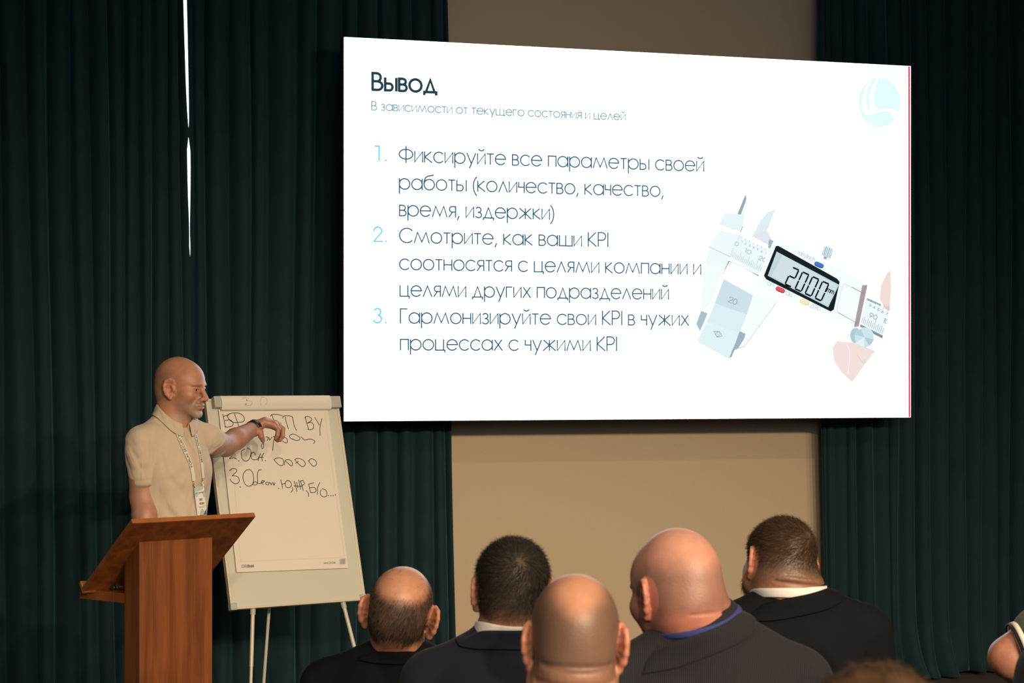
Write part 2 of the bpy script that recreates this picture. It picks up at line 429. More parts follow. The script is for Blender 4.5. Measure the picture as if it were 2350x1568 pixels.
# slit of daylight between the left and the middle curtain: (row, left px, right px)
SL = [(-60, 416.5, 426.5), (0, 418, 427), (100, 421, 429.2), (200, 424.5, 431), (270, 428, 432), (283, 432.4, 429.8), (304, 432.4, 429.8), (325, 429.5, 433),
      (350, 427.5, 435.5), (430, 429.5, 435.3), (480, 431.3, 434.6), (500, 432.5, 434), (520, 433.4, 433.8), (545, 433.0, 434.2), (570, 433.6, 435.2), (590, 435.4, 434.6), (640, 437, 433), (1600, 440, 420)]
_dsl = on_plane(430, 500, S0 + NB * CURT_OFF, NB)[1]
_slz = [CH - (y - HZ) / F * _dsl for y, a, b in SL][::-1]
_sll = [u_at(a, CURT_OFF - .04) for y, a, b in SL][::-1]
_slr = [u_at(b, CURT_OFF + .08) for y, a, b in SL][::-1]
left_k = [(-330, -330), (-290, -285), (-250, -250), (-205, -200), (-160, -165), (-120, -115), (-70, -75), (-20, -25), (18, 55), (90, 108), (140, 160), (176, 205), (232, 252), (263, 283), (301, 300), (332, 336), (367, 368), (400, 408), (424, 428)]
mid_k = [(430, 436), (452, 452), (492, 505), (553, 560), (590, 588), (652, 660), (704, 690), (755, 742), (800, 800), (846, 846), (882, 884), (930, 932), (968, 975), (1000, 1010), (1023, 1040)]
right_k = [(1870, 1886), (1884, 1893), (1897, 1906), (1921, 1935), (1945, 1953), (1974, 1990), (2012, 2034), (2055, 2048), (2073, 2086), (2108, 2122), (2150, 2162), (2199, 2199), (2238, 2238), (2274, 2272), (2296, 2300), (2347, 2332), (2395, 2390), (2450, 2450), (2510, 2505), (2570, 2575), (2640, 2640), (2700, 2705)]
curtain('dark teal velvet curtain at the far left, behind the lectern', left_k, edge_r=lambda z: float(np.interp(z, _slz, _sll)), seed=3, off=CURT_OFF - 0.04)
curtain('dark teal velvet curtain right of the daylight slit, behind the flipchart', mid_k, edge_l=lambda z: float(np.interp(z, _slz, _slr)), seed=5, off=CURT_OFF + 0.08)
curtain('dark teal velvet curtain right of the beige wall, behind the big screen', right_k, seed=8, off=CURT_OFF + 0.07, amp=0.062, puddle=0.16)

# ------------------------------------------------------------------ LED screen with its slide
SZ0 = float(S0[2])
scr = thing('led_screen', wp(SW / 2, 0, SZ0), 'large white LED screen showing a slide of Russian text, hung on the back wall', 'screen')
cb = MB()
cb.box(wp(SW / 2, 0.055, SZ0 + SH / 2), U * (SW / 2 + .004), NB * 0.045, ZU * (SH / 2 + .004))
cb.build('cabinet', M['black'], scr, bevel=0.003)
br = MB()
for uu in (1.0, 1.65, 2.3):
    br.box(wp(uu, (0.10 + WALL_OFF) / 2, 2.6), U * 0.03, NB * (WALL_OFF - 0.10) / 2, ZU * 0.6)
br.build('wall_bracket', M['black'], scr)
SK = 4.0
WHITE = emit('screen_white', (0.93, 0.97, 1.0), SK)
db = MB(); db.box(wp(SW / 2, 0.004, SZ0 + SH / 2), U * SW / 2, NB * 0.004, ZU * SH / 2)
db.build('display', WHITE, scr)
EM = {}
def emc(r, g, b):
    k = (r, g, b)
    if k not in EM: EM[k] = emit('slide_%d_%d_%d' % k, lin(r, g, b), 1.0)
    return EM[k]
def spx(px, py, lift=0.001):
    return on_plane(px, py, S0 - NB * lift, NB)
def s2(px, py):
    p = on_plane(px, py, S0, NB) - S0
    return np.array([np.dot(p, U), p[2]])
def s3(q, lift=0.001):
    p = S0 + U * q[0] + ZU * q[1] - NB * lift
    return p
def smooth_pts(pts, n=6):
    P = np.asarray(pts, float)
    if len(P) < 3: return P
    Q = np.vstack([2 * P[0] - P[1], P, 2 * P[-1] - P[-2]])
    out = []
    for i in range(1, len(Q) - 2):
        for t in np.arange(n) / n:
            a, b, c, d = Q[i - 1], Q[i], Q[i + 1], Q[i + 2]
            out.append(0.5 * ((2 * b) + (c - a) * t + (2 * a - 5 * b + 4 * c - d) * t * t + (3 * b - a - 3 * c + d) * t ** 3))
    out.append(P[-1])
    return np.array(out)
def ribbon(mb, pts, w, to3, m=0, cap=True):
    P = np.asarray(pts, float)
    keep = [0] + [i for i in range(1, len(P)) if np.linalg.norm(P[i] - P[i - 1]) > 1e-6]
    P = P[keep]
    if len(P) == 1: P = np.vstack([P[0] - [w / 2, 0], P[0] + [w / 2, 0]])
    if cap:
        P = P.copy()
        P[0] -= unit(P[1] - P[0]) * w * 0.3
        P[-1] += unit(P[-1] - P[-2]) * w * 0.3
    L, R = [], []
    for i in range(len(P)):
        a = unit(P[i] - P[i - 1]) if i > 0 else unit(P[1] - P[0])
        b = unit(P[i + 1] - P[i]) if i < len(P) - 1 else a
        t = a + b
        t = unit(t) if np.linalg.norm(t) > 0.3 else a
        nrm = np.array([-t[1], t[0]])
        k = 1 / max(0.45, abs(np.dot(nrm, [-a[1], a[0]])))
        L.append(P[i] + nrm * w / 2 * k); R.append(P[i] - nrm * w / 2 * k)
    n = len(P)
    mb.add([to3(q) for q in L] + [to3(q) for q in R], [(i, i + n, i + n + 1, i + 1) for i in range(n - 1)], m)

# a monoline geometric alphabet: unit = x-height
def arc(cx, cy, rx, ry, a0, a1, n=18):
    t = np.radians(np.linspace(a0, a1, n)); return [(cx + rx * math.cos(x), cy + ry * math.sin(x)) for x in t]
O_ = arc(.5, .5, .5, .5, 90, 450, 33)
CAPH = 1.36
H = CAPH
GL = {
 'о': (1, [O_]), 'а': (1, [O_, [(1, 1), (1, 0)]]), 'с': (.9, [arc(.5, .5, .5, .5, 42, 318, 26)]),
 'е': (1, [[(.01, .53), (.99, .53)] + arc(.5, .5, .5, .5, 4, 322, 30)]),
 'р': (1, [O_, [(0, 1), (0, -.42)]]),
 'б': (1, [O_, [(0, .5), (.02, .85), (.14, 1.15), (.36, 1.3), (.92, 1.42)]]),
 'в': (.62, [[(0, 0), (0, 1), (.3, 1)] + arc(.3, .765, .25, .235, 90, -90, 10) + [(0, .53)], [(.3, .53)] + arc(.33, .265, .29, .265, 90, -90, 12) + [(0, 0)]]),
 'г': (.55, [[(0, 0), (0, 1), (.55, 1)]]),
 'д': (1, [[(.14, 0), (.5, 1), (.86, 0)], [(0, -.2), (0, 0), (1, 0), (1, -.2)]]),
 'ж': (1.2, [[(.6, 0), (.6, 1)], [(.05, 1), (.6, .52), (0, 0)], [(1.15, 1), (.6, .52), (1.2, 0)]]),
 'з': (.58, [arc(.28, .755, .25, .245, 150, -90, 14) + arc(.28, .26, .3, .26, 90, -150, 16)]),
 'и': (.75, [[(0, 1), (0, 0), (.75, 1), (.75, 0)]]),
 'й': (.75, [[(0, 1), (0, 0), (.75, 1), (.75, 0)], arc(.375, 1.45, .26, .17, 195, 345, 9)]),
 'к': (.7, [[(0, 0), (0, 1)], [(.63, 1), (.03, .5), (.7, 0)]]),
 'л': (.84, [[(0, 0), (.42, 1), (.84, 0)]]), 'м': (1.4, [[(0, 0), (.3, 1), (.7, .08), (1.1, 1), (1.4, 0)]]),
 'н': (.75, [[(0, 0), (0, 1)], [(.75, 0), (.75, 1)], [(0, .52), (.75, .52)]]), 'п': (.75, [[(0, 0), (0, 1), (.75, 1), (.75, 0)]]),
 'т': (.62, [[(0, 1), (.62, 1)], [(.31, 1), (.31, 0)]]), 'у': (.84, [[(0, 1), (.43, 0)], [(.84, 1), (.25, -.42)]]),
 'х': (.76, [[(0, 0), (.72, 1)], [(.04, 1), (.76, 0)]]),
 'ц': (.9, [[(0, 1), (0, 0), (.9, 0), (.9, -.2)], [(.76, 0), (.76, 1)]]), 'ч': (.55, [[(0, 1), (0, .52), (.55, .52)], [(.55, 1), (.55, 0)]]),
 'ш': (1.25, [[(0, 1), (0, 0), (1.25, 0), (1.25, 1)], [(.625, 0), (.625, 1)]]),
 'щ': (1.4, [[(0, 1), (0, 0), (1.4, 0), (1.4, -.2)], [(.625, 0), (.625, 1)], [(1.25, 0), (1.25, 1)]]),
 'ы': (.92, [[(0, 1), (0, 0), (.34, 0)] + arc(.34, .28, .27, .28, -90, 90, 12) + [(0, .56)], [(.92, 0), (.92, 1)]]),
 'ь': (.62, [[(0, 1), (0, 0), (.34, 0)] + arc(.34, .28, .27, .28, -90, 90, 12) + [(0, .56)]]),
 'я': (.66, [[(.66, 0), (.66, 1), (.32, 1)] + arc(.32, .74, .26, .26, 90, 270, 12) + [(.66, .48)], [(.36, .48), (.02, 0)]]),
 'В': (.8, [[(0, 0), (0, H), (.36, H)] + arc(.36, H - .33, .31, .33, 90, -90, 12) + [(0, H - .66)], [(.36, H - .66)] + arc(.4, .35, .4, .35, 90, -90, 14) + [(0, 0)]]),
 'Ф': (1.3, [[(.65, -.1), (.65, H + .1)], arc(.65, H / 2 + .02, .65, .46, 90, 450, 33)]), 'С': (1.2, [arc(.68, H / 2, .68, H / 2, 42, 318, 28)]),
 'Г': (.62, [[(0, 0), (0, H), (.62, H)]]), 'K': (.8, [[(0, 0), (0, H)], [(.74, H), (.03, .66), (.8, 0)]]),
 'P': (.76, [[(0, 0), (0, H), (.38, H)] + arc(.38, H - .37, .36, .37, 90, -90, 12) + [(0, H - .74)]]), 'I': (.02, [[(.01, 0), (.01, H)]]),
 'F': (.66, [[(0, 0), (0, H), (.66, H)], [(0, .7), (.6, .7)]]), 'O': (1.2, [arc(.6, H / 2, .6, H / 2, 90, 450, 33)]), 'N': (.9, [[(0, 0), (0, H), (.9, 0), (.9, H)]]),
 'Z': (.8, [[(0, H), (.8, H), (0, 0), (.8, 0)]]), 'E': (.7, [[(.7, H), (0, H), (0, 0), (.7, 0)], [(0, .7), (.62, .7)]]),
 'R': (.76, [[(0, 0), (0, H), (.38, H)] + arc(.38, H - .35, .36, .35, 90, -90, 12) + [(0, H - .7)], [(.36, .66), (.76, 0)]]),
 'U': (.9, [[(0, H), (0, .4)] + arc(.45, .42, .45, .42, 180, 360, 14) + [(.9, H)]]), 'M': (1.1, [[(0, 0), (0, H), (.55, .2), (1.1, H), (1.1, 0)]]),
 'S': (.72, [arc(.36, 1.02, .32, .34, 40, 270, 14) + arc(.36, .34, .36, .34, 90, -150, 16)]), 'C': (1.0, [arc(.6, H / 2, .6, H / 2, 45, 315, 26)]),
 'T': (.76, [[(0, H), (.76, H)], [(.38, H), (.38, 0)]]), 'Y': (.8, [[(0, H), (.4, .62), (.8, H)], [(.4, .62), (.4, 0)]]), 'B': None,
 '1': (.22, [[(-.02, H), (.22, H), (.22, 0)]]), '2': (.8, [[(.02, .98)] + arc(.4, H - .38, .38, .38, 170, -20, 14) + [(.02, 0), (.82, 0)]]),
 '3': (.76, [arc(.36, H - .32, .3, .32, 150, -90, 14) + arc(.36, .36, .38, .36, 90, -160, 18)]), '0': (.8, [arc(.4, H / 2, .4, H / 2, 90, 450, 30)]),
 '4': (.8, [[(.6, 0), (.6, H), (0, .4), (.8, .4)]]), '5': (.75, [[(.7, H), (.15, H), (.05, .75)] + arc(.36, .42, .38, .42, 110, -150, 16)]),
 '6': (.8, [arc(.4, .4, .4, .4, 90, 450, 24), [(.06, .6), (.55, H)]]), '7': (.75, [[(0, H), (.75, H), (.2, 0)]]), '9': (.8, [arc(.4, H - .42, .4, .42, 90, 450, 24), [(.74, .75), (.25, 0)]]),
 '.': (.1, [[(.0, .03), (.1, .03)]]), ',': (.16, [[(.14, .1), (.0, -.26)]]), '/': (.5, [[(0, -.1), (.5, H)]]),
 '(': (.26, [arc(.62, .48, .6, 1.0, 118, 242, 16)]), ')': (.26, [arc(-.36, .48, .6, 1.0, 62, -62, 16)]), ' ': (.30, []),
 'm': (1.2, [[(0, 0), (0, 1)], [(0, .6)] + arc(.3, .7, .3, .3, 180, 0, 8) + [(.6, 0)], [(.6, .7)] + arc(.9, .7, .3, .3, 180, 0, 8) + [(1.2, 0)]]),
 'n': (.65, [[(0, 0), (0, 1)], [(0, .65)] + arc(.325, .67, .325, .33, 180, 0, 8) + [(.65, 0)]]), 'i': (.04, [[(.02, 0), (.02, 1)], [(.02, 1.25), (.02, 1.32)]]),
 'h': (.65, [[(0, 0), (0, 1.4)], [(0, .65)] + arc(.325, .67, .325, .33, 180, 0, 8) + [(.65, 0)]]), 'w': (1.1, [[(0, 1), (.28, 0), (.55, .9), (.82, 0), (1.1, 1)]]),
 'u': (.65, [[(0, 1), (0, .33)] + arc(.325, .33, .325, .33, 180, 360, 8) + [(.65, 1)]]), 'r': (.4, [[(0, 0), (0, 1)], [(0, .6), (.15, .95), (.4, 1)]]),
 'd': (1, [O_, [(1, 1.4), (1, 0)]]), 's': (.55, [arc(.27, .75, .24, .25, 40, 270, 10) + arc(.27, .25, .27, .25, 90, -150, 10)]),
}
GL['B'] = GL['В']; GL['c'] = GL['с']; GL['o'] = GL['о']; GL['e'] = GL['е']; GL['x'] = GL['х']; GL['a'] = GL['а']
def text_width(t, gap=.19):
    return sum(GL[c][0] + gap for c in t) - gap
def text_strokes(t, gap=.19):
    x, out = 0.0, []
    for c in t:
        a, ls = GL[c]
        out += [[(x + p[0], p[1]) for p in l] for l in ls]
        x += a + gap
    return out
def slide_text(name, t, left, right, base_px, xh_px, w_px, mat, gap=.19, spx_scale=None):
    """left/right: pixel columns of the line's ends; base_px: (column, row) of a point of the baseline"""
    q0 = s2(*base_px)
    yb = q0[1]
    x0, x1 = s2(left, base_px[1])[0], s2(right, base_px[1])[0]
    sy = s2(base_px[0], base_px[1] - xh_px)[1] - yb
    wd = text_width(t, gap)
    sx = (x1 - x0) / wd if wd > .5 else sy
    ww = w_px * sy / xh_px
    mb = MB()
    for l in text_strokes(t, gap):
        ribbon(mb, [(x0 + p[0] * sx, yb + p[1] * sy) for p in l], ww, s3)
    return mb.build(name, mat, scr)
DK, BL, CY = emc(52, 84, 100), emc(92, 132, 152), emc(104, 204, 246)
slide_text('slide_heading', 'Вывод', 855, 1001, (856, 206), 28, 6.6, emc(38, 66, 74), gap=.24)
slide_text('slide_subtitle', 'В зависимости от текущего состояния и целей', 853, 1435, (853, 252.5), 14.2, 2.65, emc(98, 150, 168), gap=.2)
for (t, l, r, b) in (('Фиксируйте все параметры своей', 916, 1615, (943, 371.5)), ('работы (количество, качество,', 916.5, 1522, (930, 434.5)),
                     ('время, издержки)', 917, 1271, (920, 495.5)), ('Смотрите, как ваши KPI', 917, 1395, (955, 557.5)),
                     ('соотносятся с целями компании и', 917, 1608, (960, 619.5)), ('целями других подразделений', 918, 1534, (940, 680.2)),
                     ('Гармонизируйте свои KPI в чужих', 919, 1580, (919, 742)), ('процессах с чужими KPI', 919, 1415, (940, 803.5))):
    slide_text('slide_text', t, l, r, b, 24.2, 3.5, emc(58, 100, 122))
for (t, l, r, b) in (('1.', 861, 887, (866, 368.5)), ('2.', 857.5, 887, (860, 554)), ('3.', 857, 887, (860, 741))):
    slide_text('slide_number', t, l, r, b, 24.2, 3.6, CY, gap=.34)
def poly(mb, pts, to3, m=0):
    mb.add([to3(p) for p in pts], [tuple(range(len(pts)))], m)
# red line along the right edge
rl = MB()
rl.add([spx(2083.9, 152.2), spx(2088.4, 152.4), spx(2089.2, 957.7), spx(2084.9, 957.7)], [(3, 2, 1, 0)])
rl.build('red_line', emc(238, 62, 92), scr)
# pale round emblem
z4 = lambda p: (1940 + p[0] / 9.2235, 150 + p[1] / 9.2235)
em = MB()
def ell_pt(a): return (720 + 447 * math.cos(math.radians(a)), 785 + 527 * math.sin(math.radians(a)))
big = [ell_pt(a) for a in range(-90, 24, 6)] + [(1125, 990), (1075, 950), (1000, 922), (900, 918), (760, 942), (670, 925), (615, 870), (592, 780), (597, 640), (620, 500), (655, 390), (690, 310), (712, 262)]
mid = [(682, 258), (620, 268), (560, 290), (520, 360), (470, 480), (440, 600), (430, 720), (437, 830), (470, 920), (545, 972), (520, 890), (512, 760), (525, 620), (570, 460), (640, 320)]
low = [(520, 305), (455, 365)] + [ell_pt(a) for a in range(215, 42, -6)] + [(1050, 1140), (1030, 1080), (980, 1010), (900, 968), (800, 968), (700, 990), (560, 1040), (480, 1048), (420, 1030), (375, 975), (350, 860), (360, 730), (400, 580), (460, 420)]
for P_ in (big, mid, low):
    poly(em, [z4(p) for p in P_][::-1], lambda q: spx(q[0], q[1]))
em.build('emblem', emc(229, 252, 254), scr)
# the picture of a digital caliper
pic_m, pic = [], MB()
LAY = [0.0006]
def cq(p): return (1540 + p[0] / 2.7033, 400 + p[1] / 2.7033)
def pm(rgb):
    m = emc(*rgb)
    if m not in pic_m: pic_m.append(m)
    return pic_m.index(m)
def cpoly(rgb, pts):
    LAY[0] += 0.00005
    l = LAY[0]
    pts = [cq(p) for p in pts]
    a = sum(pts[i - 1][0] * pts[i][1] - pts[i][0] * pts[i - 1][1] for i in range(len(pts)))
    if a > 0: pts = pts[::-1]
    poly(pic, pts, lambda q: spx(q[0], q[1], l), pm(rgb))
def cline(rgb, pts, wpx, sm=False):
    LAY[0] += 0.00002
    l = LAY[0]
    P_ = [s2(*cq(p)) for p in (smooth_pts(pts) if sm else pts)]
    ribbon(pic, P_, wpx / 2.7033 * 0.00234, lambda q: s3(q, l), pm(rgb))
def ctext(rgb, t, p0, p1, xh, wpx, italic=(0.28, -1.0)):
    """text along p0->p1 in the picture's own pixels"""
    p0, p1 = np.array(p0, float), np.array(p1, float)
    e1 = (p1 - p0) / text_width(t)
    d = unit(p1 - p0); e2 = np.array([d[1], -d[0]]) * xh
    for l in text_strokes(t):
        cline(rgb, [tuple(p0 + e1 * q[0] + e2 * q[1]) for q in l], wpx)
cpoly((238, 250, 252), [(235, 450), (300, 345), (420, 375), (600, 465), (560, 640), (370, 515), (330, 600), (200, 600)])
cpoly((243, 252, 253), [(205, 560), (330, 560), (250, 800), (185, 850)])
cpoly((246, 253, 254), [(500, 720), (660, 790), (455, 1070), (385, 1092)])
cpoly((232, 247, 250), [(330, 240), (412, 245), (436, 253), (466, 160), (445, 330), (430, 360), (298, 312)])
cpoly((152, 172, 184), [(462, 122), (469, 152), (435, 252), (411, 246)])
cline((110, 135, 150), [(445, 325), (431, 360)], 5)
cpoly((222, 240, 245), [(648, 215), (606, 330), (580, 385), (498, 392), (556, 285), (600, 235)])
cpoly((226, 232, 240), [(500, 385), (590, 345), (630, 405), (600, 440)])
cpoly((160, 182, 192), [(608, 405), (638, 412), (625, 470), (600, 455)])
cline((150, 175, 190), [(235, 450), (372, 515)], 2.5)
cpoly((255, 255, 255), [(358, 540), (545, 632), (506, 752), (328, 652)])
cline((70, 95, 110), [(312, 648), (358, 540), (400, 552), (545, 632)], 4.5)
cpoly((205, 226, 233), [(325, 650), (508, 752), (470, 870), (270, 800)])
cpoly((220, 240, 245), [(270, 800), (470, 870), (425, 985), (222, 915)])
cpoly((226, 244, 248), [(222, 915), (425, 985), (360, 1145), (162, 1032)])
cpoly((150, 176, 188), [(425, 985), (440, 975), (378, 1132), (358, 1146)])
cpoly((170, 194, 204), [(186, 845), (229, 864), (180, 976), (155, 930)])
cpoly((158, 182, 192), [(425, 975), (462, 990), (455, 1018), (418, 1078), (384, 1092)])
cline((80, 105, 118), [(660, 790), (455, 1070), (384, 1092)], 3)
cline((150, 172, 184), [(165, 1035), (360, 1144)], 2.5)
ctext((105, 130, 142), '20', (352, 790), (400, 812), 26, 3)
cline((90, 115, 128), [(263, 975), (300, 975), (316, 1005), (285, 1012), (263, 975)], 2.2)
cline((90, 115, 128), [(289 + 13 * math.cos(t), 993 + 15 * math.sin(t)) for t in np.linspace(0, 6.3, 16)], 2.2)
cline((90, 115, 128), [(285, 982), (292, 1004)], 2)
for i in range(20):
    a = np.array([368, 512]) + np.array([193, 98]) * i / 19
    L_ = 52 if i % 5 == 0 else (40 if i % 5 == 2 else 30)
    cline((150, 172, 184), [tuple(a), (a[0] + L_ * .32, a[1] - L_)], 2.2)
for i in range(7):
    a = np.array([432, 400]) + np.array([150, 72]) * i / 6
    cline((140, 165, 178), [tuple(a), (a[0] + 7, a[1] - 14)], 2)
    ctext((130, 155, 168), '1234567'[i], (a[0] - 2, a[1] + 22), (a[0] + 6, a[1] + 26), 9, 2)
cline((120, 145, 160), [(426, 378), (414, 405)], 2)
ctext((110, 135, 148), '0', (392, 440), (412, 448), 18, 2.8)
ctext((110, 135, 148), '10', (452, 482), (490, 500), 18, 2.8)
ctext((110, 135, 148), '20', (541, 528), (583, 548), 18, 2.8)
cpoly((245, 253, 254), [(640, 402), (690, 405), (1190, 660), (1220, 690), (1165, 945), (1130, 945), (535, 700), (530, 660)])
cpoly((170, 158, 162), [(1186, 690), (1219, 688), (1166, 944), (1134, 952)])
cline((170, 192, 202), [(1186, 690), (1219, 688)], 3)
cpoly((24, 34, 38), [(650, 446), (665, 444), (1030, 648), (1046, 668), (1010, 840), (990, 852), (590, 652), (576, 630)])
cpoly((196, 216, 218), [(655, 480), (1042, 686), (975, 826), (600, 630)])
cpoly((210, 226, 228), [(690, 500), (1035, 690), (970, 812), (625, 630)])
SEGS = {'2': 'abged', '0': 'abcdef'}
for i, ch in enumerate('2000'):
    o_ = np.array([706, 682]) + np.array([62, 29]) * i
    e1, e2 = np.array([38, 17.]), np.array([47, -104.])
    c = lambda x, y: tuple(o_ + e1 * x + e2 * y)
    for sgm in SEGS[ch]:
        p = {'a': ((.12, 1), (.95, 1)), 'b': ((1, .95), (1, .55)), 'c': ((1, .45), (1, .05)), 'd': ((.08, 0), (.9, 0)), 'e': ((0, .45), (0, .05)), 'f': ((0, .95), (0, .55)), 'g': ((.12, .5), (.9, .5))}[sgm]
        cline((14, 20, 22), [c(*p[0]), c(*p[1])], 11)
ctext((20, 28, 30), 'mm', (963, 727), (1003, 746), 20, 5)
def pill(rgb, c, hw, hh, ang):
    ca, sa = math.cos(math.radians(ang)), math.sin(math.radians(ang))
    pts = [(hw - hh + hh * math.cos(t), hh * math.sin(t)) for t in np.linspace(-1.57, 1.57, 8)] + [(-(hw - hh) - hh * math.cos(t), -hh * math.sin(t)) for t in np.linspace(-1.57, 1.57, 8)]
    cpoly(rgb, [(c[0] + p[0] * ca - p[1] * sa, c[1] + p[0] * sa + p[1] * ca) for p in pts])
pill((40, 84, 160), (918, 563), 31, 15, 24); pill((70, 125, 200), (918, 560), 28, 11, 24)
pill((180, 60, 66), (678, 717), 31, 15, 24); pill((226, 92, 96), (678, 714), 28, 11, 24)
pill((236, 220, 160), (828, 793), 31, 15, 24); pill((246, 236, 190), (828, 790), 28, 11, 24)
ctext((176, 194, 202), 'mm/inch', (783, 497), (884, 545), 19, 3)
ctext((186, 204, 210), 'OFF', (594, 687), (636, 702), 17, 3)
ctext((176, 194, 202), 'ON', (708, 748), (742, 762), 17, 3)
ctext((200, 212, 214), 'ZERO', (861, 824), (918, 850), 19, 3)
cpoly((214, 236, 244), [(952, 446), (972, 444), (1006, 464), (988, 528), (966, 522), (933, 500)])
for i in range(6):
    a = np.array([952, 448]) + np.array([50, 18]) * i / 5
    cline((120, 145, 158), [tuple(a), (a[0] - 17, a[1] + 54)], 2.4 + (i % 2) * 1.5)
cpoly((150, 172, 184), [(948, 508), (968, 516), (962, 532), (944, 524)])
cline((180, 198, 206), [(1062, 690), (1072, 680), (1196, 742)], 2.5)
cline((110, 134, 148), [(1120, 700), (1196, 742)], 3)
cline((190, 206, 213), [(1062, 690), (1026, 840), (1034, 860), (1152, 924)], 2.5)
cline((120, 142, 155), [(1034, 858), (1154, 926)], 3)
cpoly((238, 250, 252), [(1214, 768), (1358, 838), (1312, 1020), (1172, 944)])
cpoly((158, 180, 190), [(1216, 766), (1305, 806), (1302, 818), (1212, 780)])
cpoly((128, 150, 164), [(1176, 932), (1315, 1002), (1310, 1021), (1170, 946)])
for i in range(14):
    a = np.array([1178, 922]) + np.array([138, 72]) * i / 13
    L_ = 58 if i == 7 else (42 if i % 2 else 32)
    cline((120, 142, 155), [tuple(a), (a[0] + L_ * .3, a[1] - L_)], 2.4)
for i in range(5):
    a = np.array([1237, 795]) + np.array([104, 54]) * i / 4
    cline((110, 134, 148), [(a[0] + 5, a[1] - 20), tuple(a)], 2.2)
    ctext((100, 124, 138), '34567'[i], (a[0] - 14, a[1] + 22), (a[0] - 3, a[1] + 27), 11, 2.4)
ctext((80, 104, 118), '90', (1224, 884), (1270, 904), 19, 3)
ctext((80, 104, 118), '10', (1312, 918), (1338, 930), 19, 3)
cpoly((243, 225, 220), [(1000, 1075), (1030, 1035), (1130, 1042), (1270, 1096), (1200, 1185), (1125, 1292), (1060, 1235), (1010, 1160)])
cpoly((243, 226, 223), [(1004, 1085), (1030, 1045), (1085, 1048), (1108, 1120), (1095, 1250), (1055, 1225), (1012, 1160)])
cline((255, 244, 240), [(1085, 1048), (1106, 1110), (1096, 1240)], 5, True)
cline((214, 186, 176), [(1150, 1120), (1190, 1170), (1200, 1150)], 2, True)
cline((200, 168, 156), [(1030, 1032), (1130, 1040), (1240, 1080)], 4, True)
cpoly((241, 222, 215), [(1362, 588), (1367, 700), (1357, 850), (1330, 835), (1293, 775), (1302, 690), (1335, 620)])
cpoly((228, 203, 193), [(1357, 850), (1330, 835), (1310, 800), (1345, 825), (1360, 800)])
cpoly((176, 204, 214), [(1145 + 36 * math.cos(t), 1000 + 48 * math.sin(t)) for t in np.linspace(0, 6.28, 20)[:-1]])
cpoly((208, 230, 237), [(1200 + 60 * math.cos(t), 1012 + 62 * math.sin(t)) for t in np.linspace(0, 6.28, 28)[:-1]])
cpoly((182, 206, 215), [(1200, 1012)] + [(1200 + 57 * math.cos(t), 1012 + 58 * math.sin(t)) for t in np.linspace(.2, 1.1, 8)])
cpoly((228, 243, 247), [(1200, 1012)] + [(1200 + 57 * math.cos(t), 1012 + 58 * math.sin(t)) for t in np.linspace(1.6, 2.6, 8)])
cpoly((186, 210, 219), [(1200, 1012)] + [(1200 + 57 * math.cos(t), 1012 + 58 * math.sin(t)) for t in np.linspace(3.4, 4.3, 8)])
pic.build('caliper_picture', None, scr, mats=pic_m)

# ------------------------------------------------------------------ socket on the beige wall
wallP = S0 + NB * WALL_OFF
sp = lambda px, py, l=0.0: on_plane(px, py, wallP - NB * l, NB)
sc_ = sp(1431, 1480)
so = thing('power_socket', sc_, 'cream power socket low on the beige wall, beside a bald man\'s right ear', 'socket')
pw = MB(); pw.box(sc_ - NB * 0.005, U * 0.043, NB * 0.005, ZU * 0.0435); pw.build('plate', M['socket'], so, bevel=0.002)
rg = MB()
rg.tube([sc_ - NB * 0.0105 + 0.021 * (U * math.cos(t) + ZU * math.sin(t)) for t in np.linspace(0, 2 * math.pi, 29)], 0.0022, 8, caps=False)
rg.build('rim', M['socket'], so, True)
hl = MB()
hl.tube([sc_ - NB * 0.0095, sc_ - NB * 0.0112], 0.018, 20)
hl.build('recess', pbr('socket_recess', (0.36, 0.30, 0.21), 0.5, noise=0.05), so)
ph_ = MB()
for q in (-0.0095, 0.0095): ph_.tube([sc_ + ZU * q - NB * 0.011, sc_ + ZU * q - NB * 0.0118], 0.0028, 10)
ph_.build('pin_hole', M['black'], so)
# ------------------------------------------------------------------ flipchart
FY, FL, FR = 0.5915, 0.2878, -0.0024
f_u0 = np.array([math.cos(FY), math.sin(FY), 0]); f_n0 = np.array([math.sin(FY), -math.cos(FY), 0])
f_v0 = ZU * math.cos(FL) - f_n0 * math.sin(FL)
f_u = f_u0 * math.cos(FR) + f_v0 * math.sin(FR); f_v = f_v0 * math.cos(FR) - f_u0 * math.sin(FR)
f_n = np.cross(f_u, f_v); f_n = f_n if f_n[1] < 0 else -f_n
FC = np.array([-1.429, 8.931, 1.6728]); FW, FHT = 0.70, 0.995
fp = lambda a, b, l=0.0: FC + f_u * a - f_v * b + f_n * l          # a to the right, b downwards from the top left corner
fx = lambda px, py, l=0.0: on_plane(px, py, FC + f_n * l, f_n)
def f2(px, py):
    p = on_plane(px, py, FC, f_n) - FC
    return np.array([np.dot(p, f_u), -np.dot(p, f_v)])
base = fp(FW / 2, FHT, 0)
fc = thing('flipchart', (base[0], base[1] + 0.3, 0), 'white flipchart easel with handwritten paper sheet, left of the big screen', 'flipchart')
fb = MB(); fb.box(fp(FW / 2, FHT / 2, -0.012), f_u * (FW / 2 - .006), f_v * (FHT / 2 - .006), f_n * 0.010)
fb.build('board', M['board'], fc)
fr = MB()
for (a0, a1, b0, b1) in ((0, .012, 0, FHT), (FW - .012, FW, 0, FHT), (0, FW, 0, .012), (0, FW, FHT - .010, FHT)):
    fr.box(fp((a0 + a1) / 2, (b0 + b1) / 2, -0.011), f_u * (a1 - a0) / 2, f_v * (b1 - b0) / 2, f_n * 0.014)
fr.build('board_frame', M['alu'], fc, bevel=0.002)
